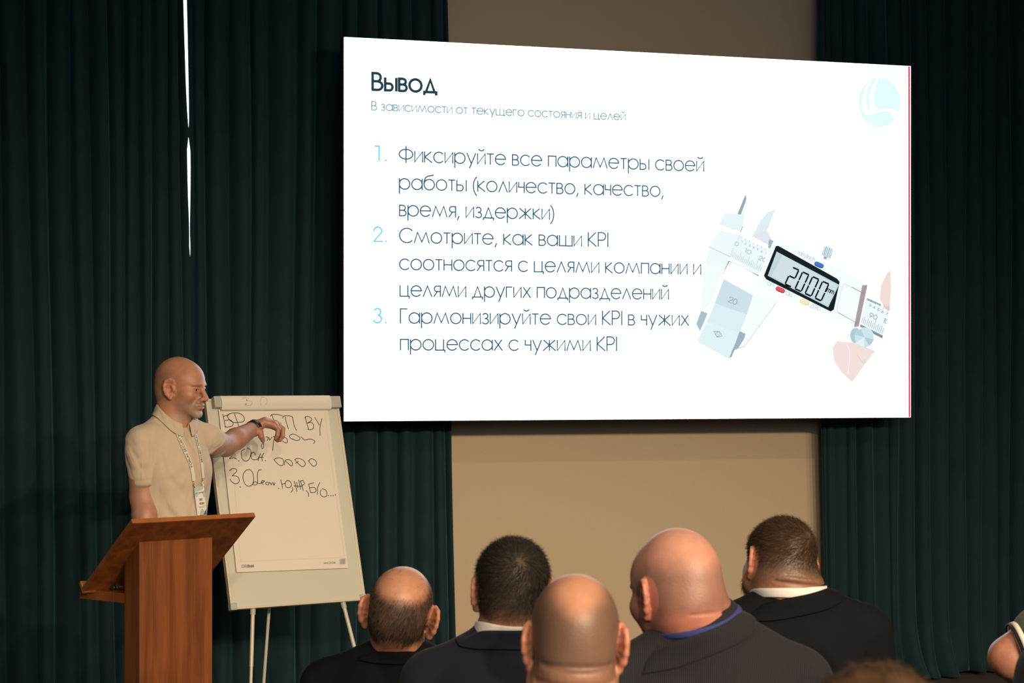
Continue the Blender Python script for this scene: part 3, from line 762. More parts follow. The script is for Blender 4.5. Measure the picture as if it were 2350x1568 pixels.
for (a, b_) in ((0.014, FHT - 0.014), (FW - .014, FHT - .014)):
    c_ = MB(); c_.box(fp(a, b_, -0.010), f_u * .0165, f_v * .0165, f_n * 0.0165); c_.build('corner_cap', M['grey_plastic'], fc, bevel=0.004)
ends = ((485.5, 503), (750, 776))
for (x0, x1) in ends:
    c_ = MB(); a0, a1 = f2(x0, 926)[0], f2(x1, 926)[0]
    b0, b1 = f2((x0 + x1) / 2, 913)[1], f2((x0 + x1) / 2, 939)[1]
    c_.box(fp((a0 + a1) / 2, (b0 + b1) / 2, 0.016), f_u * (a1 - a0) / 2, f_v * (b1 - b0) / 2, f_n * 0.016)
    c_.build('clamp_end', M['grey_plastic'], fc, bevel=0.004)
bar = MB(); a0, a1 = f2(498, 926)[0], f2(756, 926)[0]; b0 = f2(620, 915)[1]
bar.box(fp((a0 + a1) / 2, b0 + .012, 0.010), f_u * (a1 - a0) / 2, f_v * 0.010, f_n * 0.008)
bar.build('clamp_bar', M['grey_plastic'], fc)
# paper pad: the sheet in front and the written sheets folded over the top
pad = MB()
cs = [(501.7, 940), (543, 1314), (799, 1304), (752, 938)]
for l0, l1, sh in ((0.0035, 0.0105, 0.0), ):
    P_ = [fx(x, y, l0) for x, y in cs] + [fx(x, y, l1) for x, y in cs]
    pad.hexa([P_[0], P_[1], P_[2], P_[3], P_[4], P_[5], P_[6], P_[7]])
pd = pad.build('paper_pad', M['paper'], fc)
roll = MB()
a0, a1 = f2(501.5, 930)[0], f2(752.5, 930)[0]
bt, bb = f2(626, 910.5)[1], f2(626, 944.5)[1]
prof = [(bb, .012), (bb - .003, .028), (bb - .020, .036), ((bt + bb) / 2, .040), (bt + .010, .034), (bt + .001, .020), (bt + .003, .004), (bt + .012, -.006), (bt + .012, .006), (bb - .004, .010)]
prof = smooth_pts(prof, 4)
n_ = len(prof)
roll.add([fp(a0, b, l) for b, l in prof] + [fp(a1, b, l) for b, l in prof], [(i, (i + 1) % n_, n_ + (i + 1) % n_, n_ + i) for i in range(n_)] + [tuple(range(n_ - 1, -1, -1)), tuple(range(n_, 2 * n_))])
rl_ = roll.build('folded_sheets', M['paper'], fc, True)
rl_.modifiers.new('edge', 'EDGE_SPLIT').split_angle = math.radians(50)
# handwriting in black marker
hw = MB()
h6 = lambda p: (480 + p[0] / 5.2265, 890 + p[1] / 5.2265)
HWL = 0.0112
def hand(pts, wpx=1.5, sm=True):
    q = smooth_pts([f2(*h6(p)) for p in pts], 5) if sm else [f2(*h6(p)) for p in pts]
    ribbon(hw, q, wpx * 0.00212, lambda s: fp(s[0], s[1], HWL))
for s in ([(150, 325), (168, 400), (185, 485)], [(160, 355), (200, 338), (228, 334)], [(180, 400), (240, 395), (275, 430), (265, 465), (215, 480), (176, 475)],
          [(290, 320), (320, 400), (347, 482)], [(203, 348), (240, 318), (330, 312), (390, 340), (411, 385), (395, 415), (340, 425), (270, 420), (225, 385), (205, 350)],
          [(737, 330), (765, 400), (788, 440)], [(722, 350), (740, 332), (800, 328), (865, 345)], [(778, 415), (830, 420), (862, 458)],
          [(903, 360), (910, 410), (937, 500)], [(872, 375), (878, 350), (940, 345), (985, 358), (995, 400), (1008, 465), (1036, 522)],
          [(1140, 355), (1160, 440), (1180, 505)], [(1136, 372), (1160, 350), (1205, 368), (1215, 400), (1165, 432)], [(1165, 432), (1215, 425), (1240, 460), (1235, 495), (1205, 512), (1170, 505)],
          [(1255, 365), (1285, 415), (1310, 457)], [(1340, 375), (1325, 440), (1315, 500), (1318, 582)],
          [(598, 600), (610, 622), (640, 605), (650, 640), (630, 670), (615, 710), (625, 738), (640, 720), (640, 660)], [(668, 598), (690, 600), (695, 625), (683, 642)], [(703, 600), (715, 635), (737, 605), (742, 598)],
          [(772, 595), (760, 660), (750, 762)], [(755, 600), (775, 590), (792, 600)], [(840, 602), (900, 605), (928, 640), (922, 664), (900, 668), (865, 648)],
          [(988, 628), (975, 620), (953, 600), (962, 575), (1000, 565), (1055, 590), (1077, 615), (1065, 635), (1030, 640), (985, 622)], [(1090, 595), (1115, 625), (1140, 635), (1200, 625), (1245, 640), (1255, 655), (1240, 677)],
          [(265, 825), (232, 857), (280, 850), (317, 863)], [(418, 742), (380, 765), (372, 800), (385, 860), (420, 888), (465, 870), (490, 800), (485, 755), (445, 730)],
          [(543, 818), (530, 785), (500, 790), (490, 830), (510, 870), (560, 868)], [(606, 798), (580, 850), (573, 886)], [(642, 793), (620, 840), (626, 888)], [(560, 868), (600, 842), (637, 842)],
          [(765, 873), (790, 855), (835, 850), (875, 870), (880, 920), (860, 943), (820, 930), (780, 890), (764, 870)], [(893, 935), (895, 890), (930, 868), (975, 890), (986, 930), (970, 945), (935, 915), (905, 890)],
          [(1020, 865), (1060, 855), (1120, 880), (1140, 925), (1115, 955), (1080, 940), (1040, 900), (1012, 868)], [(1025, 915), (1060, 890)], [(1180, 890), (1210, 860), (1255, 875), (1278, 910), (1265, 940), (1235, 948), (1205, 920), (1176, 883)],
          [(232, 1005), (265, 978), (310, 985), (318, 1010), (265, 1065)], [(265, 1065), (320, 1070), (348, 1105), (340, 1145), (300, 1160), (255, 1130), (241, 1103)],
          [(430, 998), (400, 1040), (395, 1100), (420, 1165), (465, 1190), (510, 1160), (522, 1090), (505, 1020), (470, 990), (428, 998)], [(612, 992), (580, 1000), (567, 1060), (570, 1130), (555, 1170), (520, 1172), (512, 1160), (540, 1135), (590, 1158), (640, 1135)],
          [(612, 1150), (640, 1140), (650, 1125), (625, 1120), (613, 1150), (640, 1168)], [(702, 1145), (675, 1140), (665, 1160), (690, 1175)], [(697, 1175), (715, 1145), (733, 1170), (745, 1147), (757, 1150), (765, 1178), (777, 1148)],
          [(845, 1110), (858, 1160), (870, 1217)], [(860, 1165), (900, 1155)], [(900, 1165), (910, 1130), (950, 1125), (975, 1165), (960, 1200), (920, 1205), (898, 1170)], [(985, 1205), (990, 1235), (968, 1262)],
          [(1010, 1130), (1025, 1190), (1042, 1252)], [(1003, 1185), (1060, 1190), (1112, 1188)], [(1038, 1140), (1050, 1210)], [(1062, 1115), (1085, 1228)], [(1083, 1122), (1100, 1185), (1117, 1242)], [(1080, 1132), (1110, 1120), (1130, 1160), (1098, 1182)],
          [(1150, 1240), (1175, 1270), (1181, 1312)], [(1180, 1165), (1205, 1265)], [(1180, 1165), (1242, 1148)], [(1195, 1207), (1250, 1205), (1270, 1240), (1250, 1263), (1205, 1265)], [(1316, 1143), (1290, 1200), (1284, 1287)],
          [(1330, 1230), (1320, 1270), (1340, 1310), (1385, 1315), (1400, 1280), (1385, 1235), (1345, 1220)]):
    hand(s)
for d in ((342, 885), (662, 883), (358, 1198), (820, 1215), (1415, 1300), (1445, 1301), (1472, 1300), (1500, 1292)):
    hand([(d[0] - 2, d[1]), (d[0] + 4, d[1] + 1)], 2.0, False)
hw.build('handwriting', M['marker_ink'], pd)
HW2 = MB(); hw = HW2; 
def hand2(pts, wpx=1.3):
    q = smooth_pts([f2(*h6(p)) for p in pts], 5)
    mid = (bt + bb) / 2; hr = (bb - bt) / 2
    def t3(s):
        k = np.clip((s[1] - mid) / hr, -1, 1)
        return fp(s[0], s[1], 0.0415 - 0.004 * abs(k) - 0.006 * k * k)
    ribbon(HW2, q, wpx * 0.00212, t3)
for s in ([(358, 150), (395, 147), (432, 150)], [(406, 190), (450, 185), (470, 212), (450, 238), (402, 240)], [(590, 140), (572, 180), (578, 240)], [(592, 138), (640, 150), (652, 200), (630, 235)]): hand2(s)
HW2.build('show_through_writing', M['faint_ink'], rl_)
HW3 = MB(); HW2 = HW3; hand2([(410, 172), (400, 230)], 1.8)
HW3.build('pen_stroke', M['marker_ink'], rl_)
# printed frame, maker's marks
pr = MB()
def pline(pts, wpx): ribbon(pr, [f2(*p) for p in pts], wpx * .00212, lambda s: fp(s[0], s[1], 0.0109))
pline([(523, 950), (549.5, 1290.5), (788, 1280.5), (742, 946)], 0.9)
pr.build('printed_frame', pbr('frame_print', (0.62, 0.56, 0.48), 0.7, noise=0.02), pd)
pm_ = MB()
def ptext(t, p0, p1, xh, wpx, mb):
    q0, q1 = f2(*p0), f2(*p1); d = (q1 - q0) / text_width(t, .25); e2 = np.array([unit(d)[1], -unit(d)[0]]) * xh * .00212
    for l in text_strokes(t, .25): ribbon(mb, [q0 + d * a + e2 * b for a, b in l], wpx * .00212, lambda s: fp(s[0], s[1], 0.0115))
q = [f2(551.5, 1298), f2(567, 1297.3), f2(567.4, 1304), f2(552, 1304.7)]
pm_.add([fp(s[0], s[1], 0.0112) for s in q], [(0, 1, 2, 3)])
ptext('Boards', (568.5, 1303.6), (580.5, 1303), 4.2, 1.1, pm_)
ptext('www.2x3.eu', (741, 1295.6), (768, 1294.6), 3.2, 0.75, pm_)
for i in range(6):
    x = 777.5 + i * 2.2
    q = [f2(x, 1284 - i * .1), f2(x + 1.3, 1284 - i * .1), f2(x + 1.6, 1297 - i * .1), f2(x + .3, 1297 - i * .1)]
    pm_.add([fp(s[0], s[1], 0.0112) for s in q], [(0, 1, 2, 3)])
pm_.build('maker_print', M['print_grey'], pd)
pw_ = MB(); ptext('eco', (553, 1303.4), (565, 1302.8), 4.0, 1.0, pw_)
pw_.build('maker_lettering', M['paper'], pd)
# legs
def leg(p_top, p_bot, r=0.0095):
    l = MB(); p_top, p_bot = np.asarray(p_top), np.asarray(p_bot)
    k = p_top + (p_bot - p_top) * 0.36
    l.tube([p_top, k], r, 14); l.tube([k, p_bot], r * .82, 14)
    o = l.build('leg', M['leg_paint'], fc, True); o.modifiers.new('edge', 'EDGE_SPLIT').split_angle = math.radians(40)
    c = MB(); c.tube([p_top + unit(p_bot - p_top) * .0, p_top + unit(p_bot - p_top) * .028], r * 1.35, 14); c.build('collar', M['grey_plastic'], o)
    f_ = MB(); f_.tube([p_bot + [0, 0, .03], p_bot], r * 1.3, 12); f_.build('foot', M['black'], o)
def down(p_top, px, py):
    """foot on the floor along the image line from p_top to the pixel"""
    d = unit(np.array([px, py]) - np.array([CX + F * p_top[0] / p_top[1], HZ + F * (CH - p_top[2]) / p_top[1]]))
    return d
pt = fx(580.5, 1398, -0.012); y_ = pt[1] - 0.10
for (top, pix, dy) in ((fx(580.5, 1397, -0.02), (575.5, 1568), -0.16), (fx(787, 1383, -0.02), (834, 1568), -0.16)):
    yb = top[1] + dy; s0 = (CX + F * top[0] / top[1], HZ + F * (CH - top[2]) / top[1])
    yf = HZ + F * CH / yb; xf = s0[0] + (pix[0] - s0[0]) * (yf - s0[1]) / (pix[1] - s0[1])
    leg(top, at(xf, yf, yb) * [1, 1, 0] + [0, 0, 0.0])
top = fp(0.36, 0.30, -0.03); yb = 9.06
yf = HZ + F * CH / yb; xf = 604 + (598.5 - 604) * (yf - 1398) / 170
leg(top, np.array([(xf - CX) / F * yb, yb, 0.0]))

# ------------------------------------------------------------------ lectern
LA = at(301, 1192, 7.097); LAa = np.array([0.768, 0.640, 0]); LAb = np.array([-0.640, 0.768, 0])
LWd, LD, LDROP, LT = 0.5325, 0.382, 0.282, 0.018
lc_c = LA + LAa * .25 + LAb * .20
lec = thing('lectern', (lc_c[0], lc_c[1], 0), 'orange-brown wooden lectern with slanted top, in front of the speaker', 'lectern')
lb = unit(LAb * LD - ZU * LDROP); ln = np.cross(LAa, lb); ln = ln if ln[2] > 0 else -ln      # along the slope, board normal
LL = math.hypot(LD, LDROP)
tb = MB(); tb.box(LA + LAa * LWd / 2 + lb * (LL / 2 + .006) - ln * LT / 2, LAa * LWd / 2, lb * LL / 2, ln * LT / 2)
tb.build('top_board', M['wood'], lec)
ed = MB(); ed.box(LA + LAa * LWd / 2 - ln * LT / 2 + lb * 0.003, LAa * LWd / 2, lb * 0.003, ln * LT / 2)
ed.build('front_edging', M['wood_edge'], lec)
lp = MB(); lp.box(LA + LAa * LWd / 2 + lb * (LL + .012) + ln * 0.004, LAa * LWd / 2, lb * 0.006, ln * 0.024)
lp.build('paper_ledge', M['wood_edge'], lec)
s1, s2_, d1, d2 = 0.0896, 0.4058, 0.10, 0.2185
def lpt(s, d, z): 
    p = LA + LAa * s + LAb * d
    return np.array([p[0], p[1], z])
zu = lambda d: LA[2] - LDROP / LD * d - LT * 1.1
co = MB()
co.hexa([lpt(s1, d1, .03), lpt(s2_, d1, .03), lpt(s2_, d2, .03), lpt(s1, d2, .03), lpt(s1, d1, zu(d1)), lpt(s2_, d1, zu(d1)), lpt(s2_, d2, zu(d2)), lpt(s1, d2, zu(d2))])
co.build('column', M['wood'], lec, bevel=0.0015)
ba = MB(); ba.box((lpt(.25, .20, .015)), LAa * .25, LAb * .22, ZU * .015); ba.build('base', M['wood'], lec, bevel=0.002)
sz = LA[2] - LDROP - .018
sF, sN, sR2, sR = lpt(.03, .465, sz), lpt(.0896, .2185, sz), lpt(.402, .2185, sz), lpt(.375, .465, sz)
shl = MB(); th = 0.037
shl.hexa([p - ZU * th for p in (sF, sN, sR2, sR)] + [sF, sN, sR2, sR])
shl.build('shelf', M['wood'], lec)
# markers lying on the shelf
mk_g = 'marker pens on the lectern shelf'
def marker(px, py, ex, ey, dpt, label, capm):
    p = on_plane(px, py, np.array([0, 0, sz + 0.0095]), ZU); e = on_plane(ex, ey, np.array([0, 0, sz + 0.0095]), ZU)
    d = unit(e - p)
    t = thing('marker_pen', (p[0], p[1], sz), label, 'marker pen', mk_g)
    b = MB(); b.tube([p + d * .006, p + d * .085], 0.0092, 14); b.build('barrel', M['silver'], t, True).modifiers.new('e', 'EDGE_SPLIT')
    c = MB(); c.tube([p, p + d * .003, p + d * .012], [.007, .0094, .0095], 14); c.build('cap', capm, t, True).modifiers.new('e', 'EDGE_SPLIT')
marker(258, 1349.5, 300, 1343, 5.0, 'silver marker pen with black cap on the lectern shelf, nearer its open end', M['black'])
marker(277, 1348.5, 320, 1342, 5.0, 'silver marker pen with dark red cap on the lectern shelf, against the column', M['red_plastic'])
# ------------------------------------------------------------------ bodies: smooth unions of limbs and muscles, meshed as one surface
def rotz(a): c, s = math.cos(a), math.sin(a); return np.array([[c, -s, 0], [s, c, 0], [0, 0, 1.]])
def rotx(a): c, s = math.cos(a), math.sin(a); return np.array([[1, 0, 0], [0, c, -s], [0, s, c.real]])
def roty(a): c, s = math.cos(a), math.sin(a); return np.array([[c, 0, s], [0, 1, 0], [-s, 0, c]])
class Frame:
    """local axes: x to the person's right, y forward, z up"""
    def __init__(s, c, yaw=0, pitch=0, roll=0, sc=1.0):
        s.c = np.asarray(c, float); s.R = rotz(math.radians(yaw)) @ rotx(math.radians(pitch)) @ roty(math.radians(roll)); s.s = sc
    def w(s, p): return s.c + s.R @ (np.asarray(p, float) * s.s)
    def l(s, P): return ((P - s.c) @ s.R) / s.s
def smin(a, b, k):
    h = np.clip(0.5 + 0.5 * (b - a) / k, 0, 1)
    return b + (a - b) * h - k * h * (1 - h)
class Field:
    def __init__(s): s.ops = []
    def ell(s, fr, c, r, k=.02, sub=False, rz=0.0):
        s.ops.append(('e', fr, np.asarray(c, float), np.asarray(r, float), k, sub, rz)); return s
    def cap(s, fr, a, b, ra, rb, k=.02, sub=False):
        s.ops.append(('c', fr, np.asarray(a, float), np.asarray(b, float), k, sub, (ra, rb))); return s
    def chain(s, fr, pts, rs, k=.02, k0=None, sub=False):
        s.ops.append(('p', fr, np.asarray(pts, float), np.asarray(rs, float), k0 or k, sub, None)); return s
    def box_of(s, op):
        t, fr, a, b, k, sub, x = op
        sc = fr.s if fr is not None else 1.0
        W = (lambda p: fr.w(p)) if fr is not None else (lambda p: p)
        if t == 'e':
            m = float(max(b)) * sc; c = W(a); return c - m, c + m
        if t == 'c':
            A, B_ = W(a), W(b); r = max(x) * sc; return np.minimum(A, B_) - r, np.maximum(A, B_) + r
        Q_ = np.array([W(p) for p in a]); r = b.max() * sc
        return Q_.min(0) - r, Q_.max(0) + r
    def __call__(s, P):
        if len(P) <= 12: return s.ev(P, s.ops)
        if len(s.ops) != getattr(s, 'nb', -1): s.nb = len(s.ops); s.bx = [s.box_of(o) for o in s.ops]
        cell = np.floor(P / 0.10).astype(np.int64)
        key = (cell[:, 0] * 4096 + cell[:, 1]) * 4096 + cell[:, 2]
        od = np.argsort(key, kind='stable'); kk = key[od]
        cut = np.concatenate([[0], np.nonzero(np.diff(kk))[0] + 1, [len(P)]])
        out = np.full(len(P), .2)
        for a, b in zip(cut[:-1], cut[1:]):
            I = od[a:b]; lo, hi = P[I].min(0) - .07, P[I].max(0) + .07
            ops = [o for o, (l, h) in zip(s.ops, s.bx) if (l < hi).all() and (h > lo).all()]
            while ops and ops[0][5]: ops.pop(0)
            if ops: out[I] = s.ev(P[I], ops)
        return out
    def ev(s, P, ops):
        loc, d = {}, None
        for (t, fr, a, b, k, sub, x) in ops:
            if fr is None: L, sc = P, 1.0
            else:
                if id(fr) not in loc: loc[id(fr)] = fr.l(P)
                L, sc = loc[id(fr)], fr.s
            if t == 'e':
                q = L - a
                if x:
                    c_, s_ = math.cos(x), math.sin(x)
                    q = np.stack([q[:, 0] * c_ + q[:, 1] * s_, -q[:, 0] * s_ + q[:, 1] * c_, q[:, 2]], 1)
                k0 = np.sqrt(((q / b) ** 2).sum(1)); k1 = np.sqrt(((q / (b * b)) ** 2).sum(1)) + 1e-9
                v = np.where(k0 < 1e-4, -b.min(), k0 * (k0 - 1) / k1)
            elif t == 'p':
                v = None
                for i in range(len(a) - 1):
                    ba = a[i + 1] - a[i]; pa = L - a[i]
                    h = np.clip((pa @ ba) / max(ba @ ba, 1e-12), 0, 1)
                    q = np.sqrt(((pa - h[:, None] * ba) ** 2).sum(1)) - (b[i] + (b[i + 1] - b[i]) * h)
                    v = q if v is None else smin(v, q, min(k, .35 * min(b[i], b[i + 1])))
            else:
                ba = b - a; pa = L - a
                h = np.clip((pa @ ba) / max(ba @ ba, 1e-12), 0, 1)
                v = np.sqrt(((pa - h[:, None] * ba) ** 2).sum(1)) - (x[0] + (x[1] - x[0]) * h)
            v = v * sc
            if d is None: d = v
            elif sub: d = -smin(-d, v, k * sc)
            else: d = smin(d, v, k * sc)
        return d
def grad(f, P, e=8e-4):
    g = np.stack([f(P + np.eye(3)[i] * e) - f(P - np.eye(3)[i] * e) for i in range(3)], 1) / (2 * e)
    return g / (np.linalg.norm(g, axis=1, keepdims=True) + 1e-9)
def axis(lo, hi, fine, coarse, spans):
    """grid coordinates: fine step inside the spans, coarse outside"""
    out, x = [lo], lo
    while x < hi:
        st = coarse
        for a, b in spans:
            if a - coarse <= x <= b: st = fine
        x += st; out.append(x)
    return np.array(out)
def mesh_field(f, xs, ys, zs):
    nx, ny, nz = len(xs), len(ys), len(zs)
    S = 5
    cx_, cy_, cz_ = [np.unique(np.concatenate([np.arange(0, n - 1, S), [n - 1]])) for n in (nx, ny, nz)]
    G = np.stack(np.meshgrid(xs[cx_], ys[cy_], zs[cz_], indexing='ij'), -1)
    D = f(G.reshape(-1, 3)).reshape(G.shape[:3])
    vol = np.empty((nx, ny, nz), np.float32)
    act = np.zeros((nx, ny, nz), bool)
    ix, iy, iz = [np.minimum(np.searchsorted(c, np.arange(n), side='right') - 1, len(c) - 1) for c, n in ((cx_, nx), (cy_, ny), (cz_, nz))]
    dx, dy, dz = [np.append(np.diff(a[c]), a[c][-1] - a[c][-2]) for a, c in ((xs, cx_), (ys, cy_), (zs, cz_))]
    diag = np.sqrt(dx[:, None, None] ** 2 + dy[None, :, None] ** 2 + dz[None, None, :] ** 2)
    near = np.abs(D) < diag * 1.3 + 0.02
    vol[:] = np.sign(D)[np.ix_(ix, iy, iz)]
    act = near[np.ix_(ix, iy, iz)]
    I = np.argwhere(act)
    for a in range(0, len(I), 400000):
        q = I[a:a + 400000]
        vol[q[:, 0], q[:, 1], q[:, 2]] = f(np.stack([xs[q[:, 0]], ys[q[:, 1]], zs[q[:, 2]]], 1))
    s = vol < 0
    cnt = np.zeros((nx - 1, ny - 1, nz - 1), np.int8)
    for a in (0, 1):
        for b in (0, 1):
            for c in (0, 1):
                cnt += s[a:nx - 1 + a, b:ny - 1 + b, c:nz - 1 + c]
    cell = (cnt > 0) & (cnt < 8)
    C = np.argwhere(cell)
    acc = np.zeros((len(C), 3)); num = np.zeros(len(C))
    A = (xs, ys, zs)
    cor = [(a, b, c) for a in (0, 1) for b in (0, 1) for c in (0, 1)]
    for p in cor:
        for q in cor:
            if sum(abs(p[i] - q[i]) for i in range(3)) == 1 and p < q:
                ia = [C[:, i] + p[i] for i in range(3)]; ib = [C[:, i] + q[i] for i in range(3)]
                va = vol[ia[0], ia[1], ia[2]]; vb = vol[ib[0], ib[1], ib[2]]
                m = (va < 0) != (vb < 0)
                t = np.where(m, va / np.where(m, va - vb, 1), 0)
                for i in range(3):
                    xa, xb = A[i][ia[i]], A[i][ib[i]]
                    acc[:, i] += np.where(m, xa + t * (xb - xa), 0)
                num += m
    V = acc / num[:, None]
    vid = np.full(cell.shape, -1, np.int32); vid[cell] = np.arange(len(C))
    Fs = []
    def quads(sl0, sl1, offs):
        a, b = s[sl0], s[sl1]
        for flip in (False, True):
            m = (a & ~b) if not flip else (~a & b)
            I = np.argwhere(m)
            yield I, flip
    for ax in range(3):
        sl0 = [slice(None)] * 3; sl1 = [slice(None)] * 3
        sl0[ax] = slice(0, -1); sl1[ax] = slice(1, None)
        o1, o2 = [i for i in range(3) if i != ax]
        for d_ in (o1, o2):
            sl0[d_] = slice(1, -1); sl1[d_] = slice(1, -1)
        for I, flip in quads(tuple(sl0), tuple(sl1), None):
            if not len(I): continue
            J = I.copy(); J[:, o1] += 1; J[:, o2] += 1
            def vi(a, b):
                K = J.copy(); K[:, o1] -= a; K[:, o2] -= b
                return vid[K[:, 0], K[:, 1], K[:, 2]]
            q = np.stack([vi(1, 1), vi(0, 1), vi(0, 0), vi(1, 0)], 1)
            if (ax == 1) != flip: q = q[:, ::-1]
            Fs.append(q)
    Fc = np.concatenate(Fs)
    for _ in range(2):
        g = grad(f, V); V = V - g * np.clip(f(V), -.003, .003)[:, None]
    return V, Fc[:, ::1].copy()
def field_bounds(f, pad=.02):
    lo, hi = np.full(3, 1e9), np.full(3, -1e9)
    for op in f.ops:
        if op[5]: continue
        l, h = f.box_of(op); lo = np.minimum(lo, l); hi = np.maximum(hi, h)
    return lo - pad, hi + pad

def ears(f, fr, flare=.5, big=1.0):
    for sg in (-1, 1):
        X = lambda y: sg * (.0725 + flare * max(0.0, .012 - y))
        rim = [(.012, .018), (.006, .031), (-.008, .036), (-.022, .029), (-.027, .012), (-.025, -.006), (-.017, -.020)]
        rim = [(y * big, z * big) for y, z in rim]
        pts = [(X(y), y, z) for y, z in rim]
        f.chain(fr, pts, [.0036, .0040, .0042, .0042, .0040, .0038, .0038], .006)
        inn = [(y * .45 + .004, z * .45) for y, z in rim]
        for (y, z), (yi, zi) in zip(rim[1:], inn[1:]):
            f.cap(fr, (sg * .072, .006, zi * .6), (X(y) - sg * .003, y * .92, z * .92), .0050, .0034, .007)
        f.cap(fr, (X(-.017), -.017 * big, -.020 * big), (X(-.004) - sg * .002, -.003, -.034 * big), .0046, .0058, .008)
        f.cap(fr, (X(-.004) - sg * .002, -.003, -.034 * big), (sg * .0725, .006, -.026), .0054, .004, .008)
        f.ell(fr, (X(-.007) - sg * .0005, -.007 * big, .002), (.0028, .0200 * big, .030 * big), .006, rz=sg * math.atan(flare))
        f.ell(fr, (sg * .0755, .013, -.003), (.004, .004, .006), .005)
        f.ell(fr, (X(-.004) + sg * .005, -.003, -.003), (.0085, .0095, .0135), .004, sub=True)
        f.cap(fr, (X(-.014) + sg * .004, -.015 * big, .022), (X(.004) + sg * .004, .002, .022), .0025, .002, .004, sub=True)

def head(f, fr, face=True, jaw=1.0, occ=1.0, top=0.0, wide=1.0, neck_to=None, rn=(.056, .064), ear_big=1.0, flare=.5):
    f.ell(fr, (0, -.014, .040), (.0760 * wide, .099 * occ, .084 + top), .03)
    f.ell(fr, (0, .040, .034), (.066 * wide, .056, .062), .03)
    f.ell(fr, (0, -.055, -.012), (.060 * wide, .050, .055), .03)
    f.ell(fr, (0, .028, -.042), (.0635 * jaw, .058, .062), .03)
    f.ell(fr, (0, .066, -.084), (.030 * jaw, .030, .026), .03)
    if neck_to is not None:
        f.cap(fr, (0, -.030, -.030), fr.l(np.asarray(neck_to)[None])[0], rn[0], rn[1] / fr.s, .03)
    if face:
        f.ell(fr, (0, .085, .022), (.050, .016, .011), .014)
        for sg in (-1, 1):
            f.ell(fr, (sg * .046, .058, -.020), (.022, .030, .026), .02)
            f.ell(fr, (sg * .031, .102, .003), (.019, .015, .0115), .010, sub=True)
            f.ell(fr, (sg * .031, .0795, .002), (.0150, .0140, .0140), .004)
            f.cap(fr, (sg * .017, .0915, .0075), (sg * .044, .086, .0070), .0036, .0032, .004)
            f.ell(fr, (sg * .0312, .0960, .0010), (.0118, .0150, .0038), .0012, sub=True)
        f.cap(fr, (0, .094, .012), (0, .1175, -.033), .0075, .0115, .012)
        for sg in (-1, 1):
            f.ell(fr, (sg * .0115, .1045, -.0375), (.0085, .0115, .0085), .006)
            f.ell(fr, (sg * .0065, .1105, -.0465), (.0035, .005, .004), .003, sub=True)
            f.cap(fr, (sg * .021, .099, -.036), (sg * .032, .086, -.062), .0016, .0012, .006, sub=True)
        f.ell(fr, (0, .088, -.060), (.030, .016, .020), .014)
        f.ell(fr, (0, .0985, -.0605), (.021, .009, .0055), .005)
        f.ell(fr, (0, .0965, -.0725), (.019, .0095, .0065), .005)
        f.cap(fr, (-.020, .0965, -.066), (.020, .0965, -.066), .0016, .0016, .003, sub=True)
        f.cap(fr, (0, .1075, -.066), (0, .1040, -.0664), .0018, .0018, .002, sub=True)
        f.ell(fr, (0, .0845, -.099), (.021, .016, .015), .016)
        f.ell(fr, (0, .099, -.0845), (.020, .006, .004), .008, sub=True)
    ears(f, fr, flare, ear_big)

def arms_hands(f, fr, sh, el, wr, fingers, r=(.054, .044, .032), k=.03):
    f.chain(fr, [sh, el], [r[0], r[1]], k); f.chain(fr, [el, el + (wr - el) * .35, wr], [r[1], r[1] * 1.05, r[2]], .02)
    for ch, rs in fingers: f.chain(fr, ch, rs, .006, .012)

SKIN = np.array([0.46, 0.222, 0.140]); RED = np.array([0.50, 0.19, 0.125]); STUB = np.array([0.095, 0.068, 0.050])
def sstep(a, b, x): t = np.clip((x - a) / (b - a), 0, 1); return t * t * (3 - 2 * t)
def earzone(L):
    return (np.abs(L[:, 0]) > .0705) * (((L[:, 1] + .012) / .034) ** 2 + ((L[:, 2] - .001) / .044) ** 2 < 1)
def hairzone(L):
    """where hair grows on a head, head-local coordinates"""
    nape = sstep(-.062, -.040, L[:, 2]); side = sstep(-.012, .006, L[:, 2] + .35 * np.clip(-L[:, 1] - .01, 0, .06) * 2.6)
    front = 1 - sstep(.070, .088, L[:, 1] + .0 * L[:, 2])
    back = sstep(.01, -.015, L[:, 1])
    return np.maximum(nape * back, side) * np.where(L[:, 2] < .045, sstep(.045, .030, L[:, 1]), front) * (1 - earzone(L))
def base_tint(L, skin=SKIN, nk=.55):
    T = np.tile(skin, (len(L), 1)).astype(float)
    ear = sstep(.076, .082, np.abs(L[:, 0])) * (np.abs(L[:, 2]) < .05)
    neck = sstep(-.045, -.085, L[:, 2])
    m = np.clip(.6 * ear + nk * neck, 0, 1)[:, None]
    return T * (1 - m) + RED * m
def mixc(T, col, m): return T * (1 - m[:, None]) + np.asarray(col) * m[:, None]

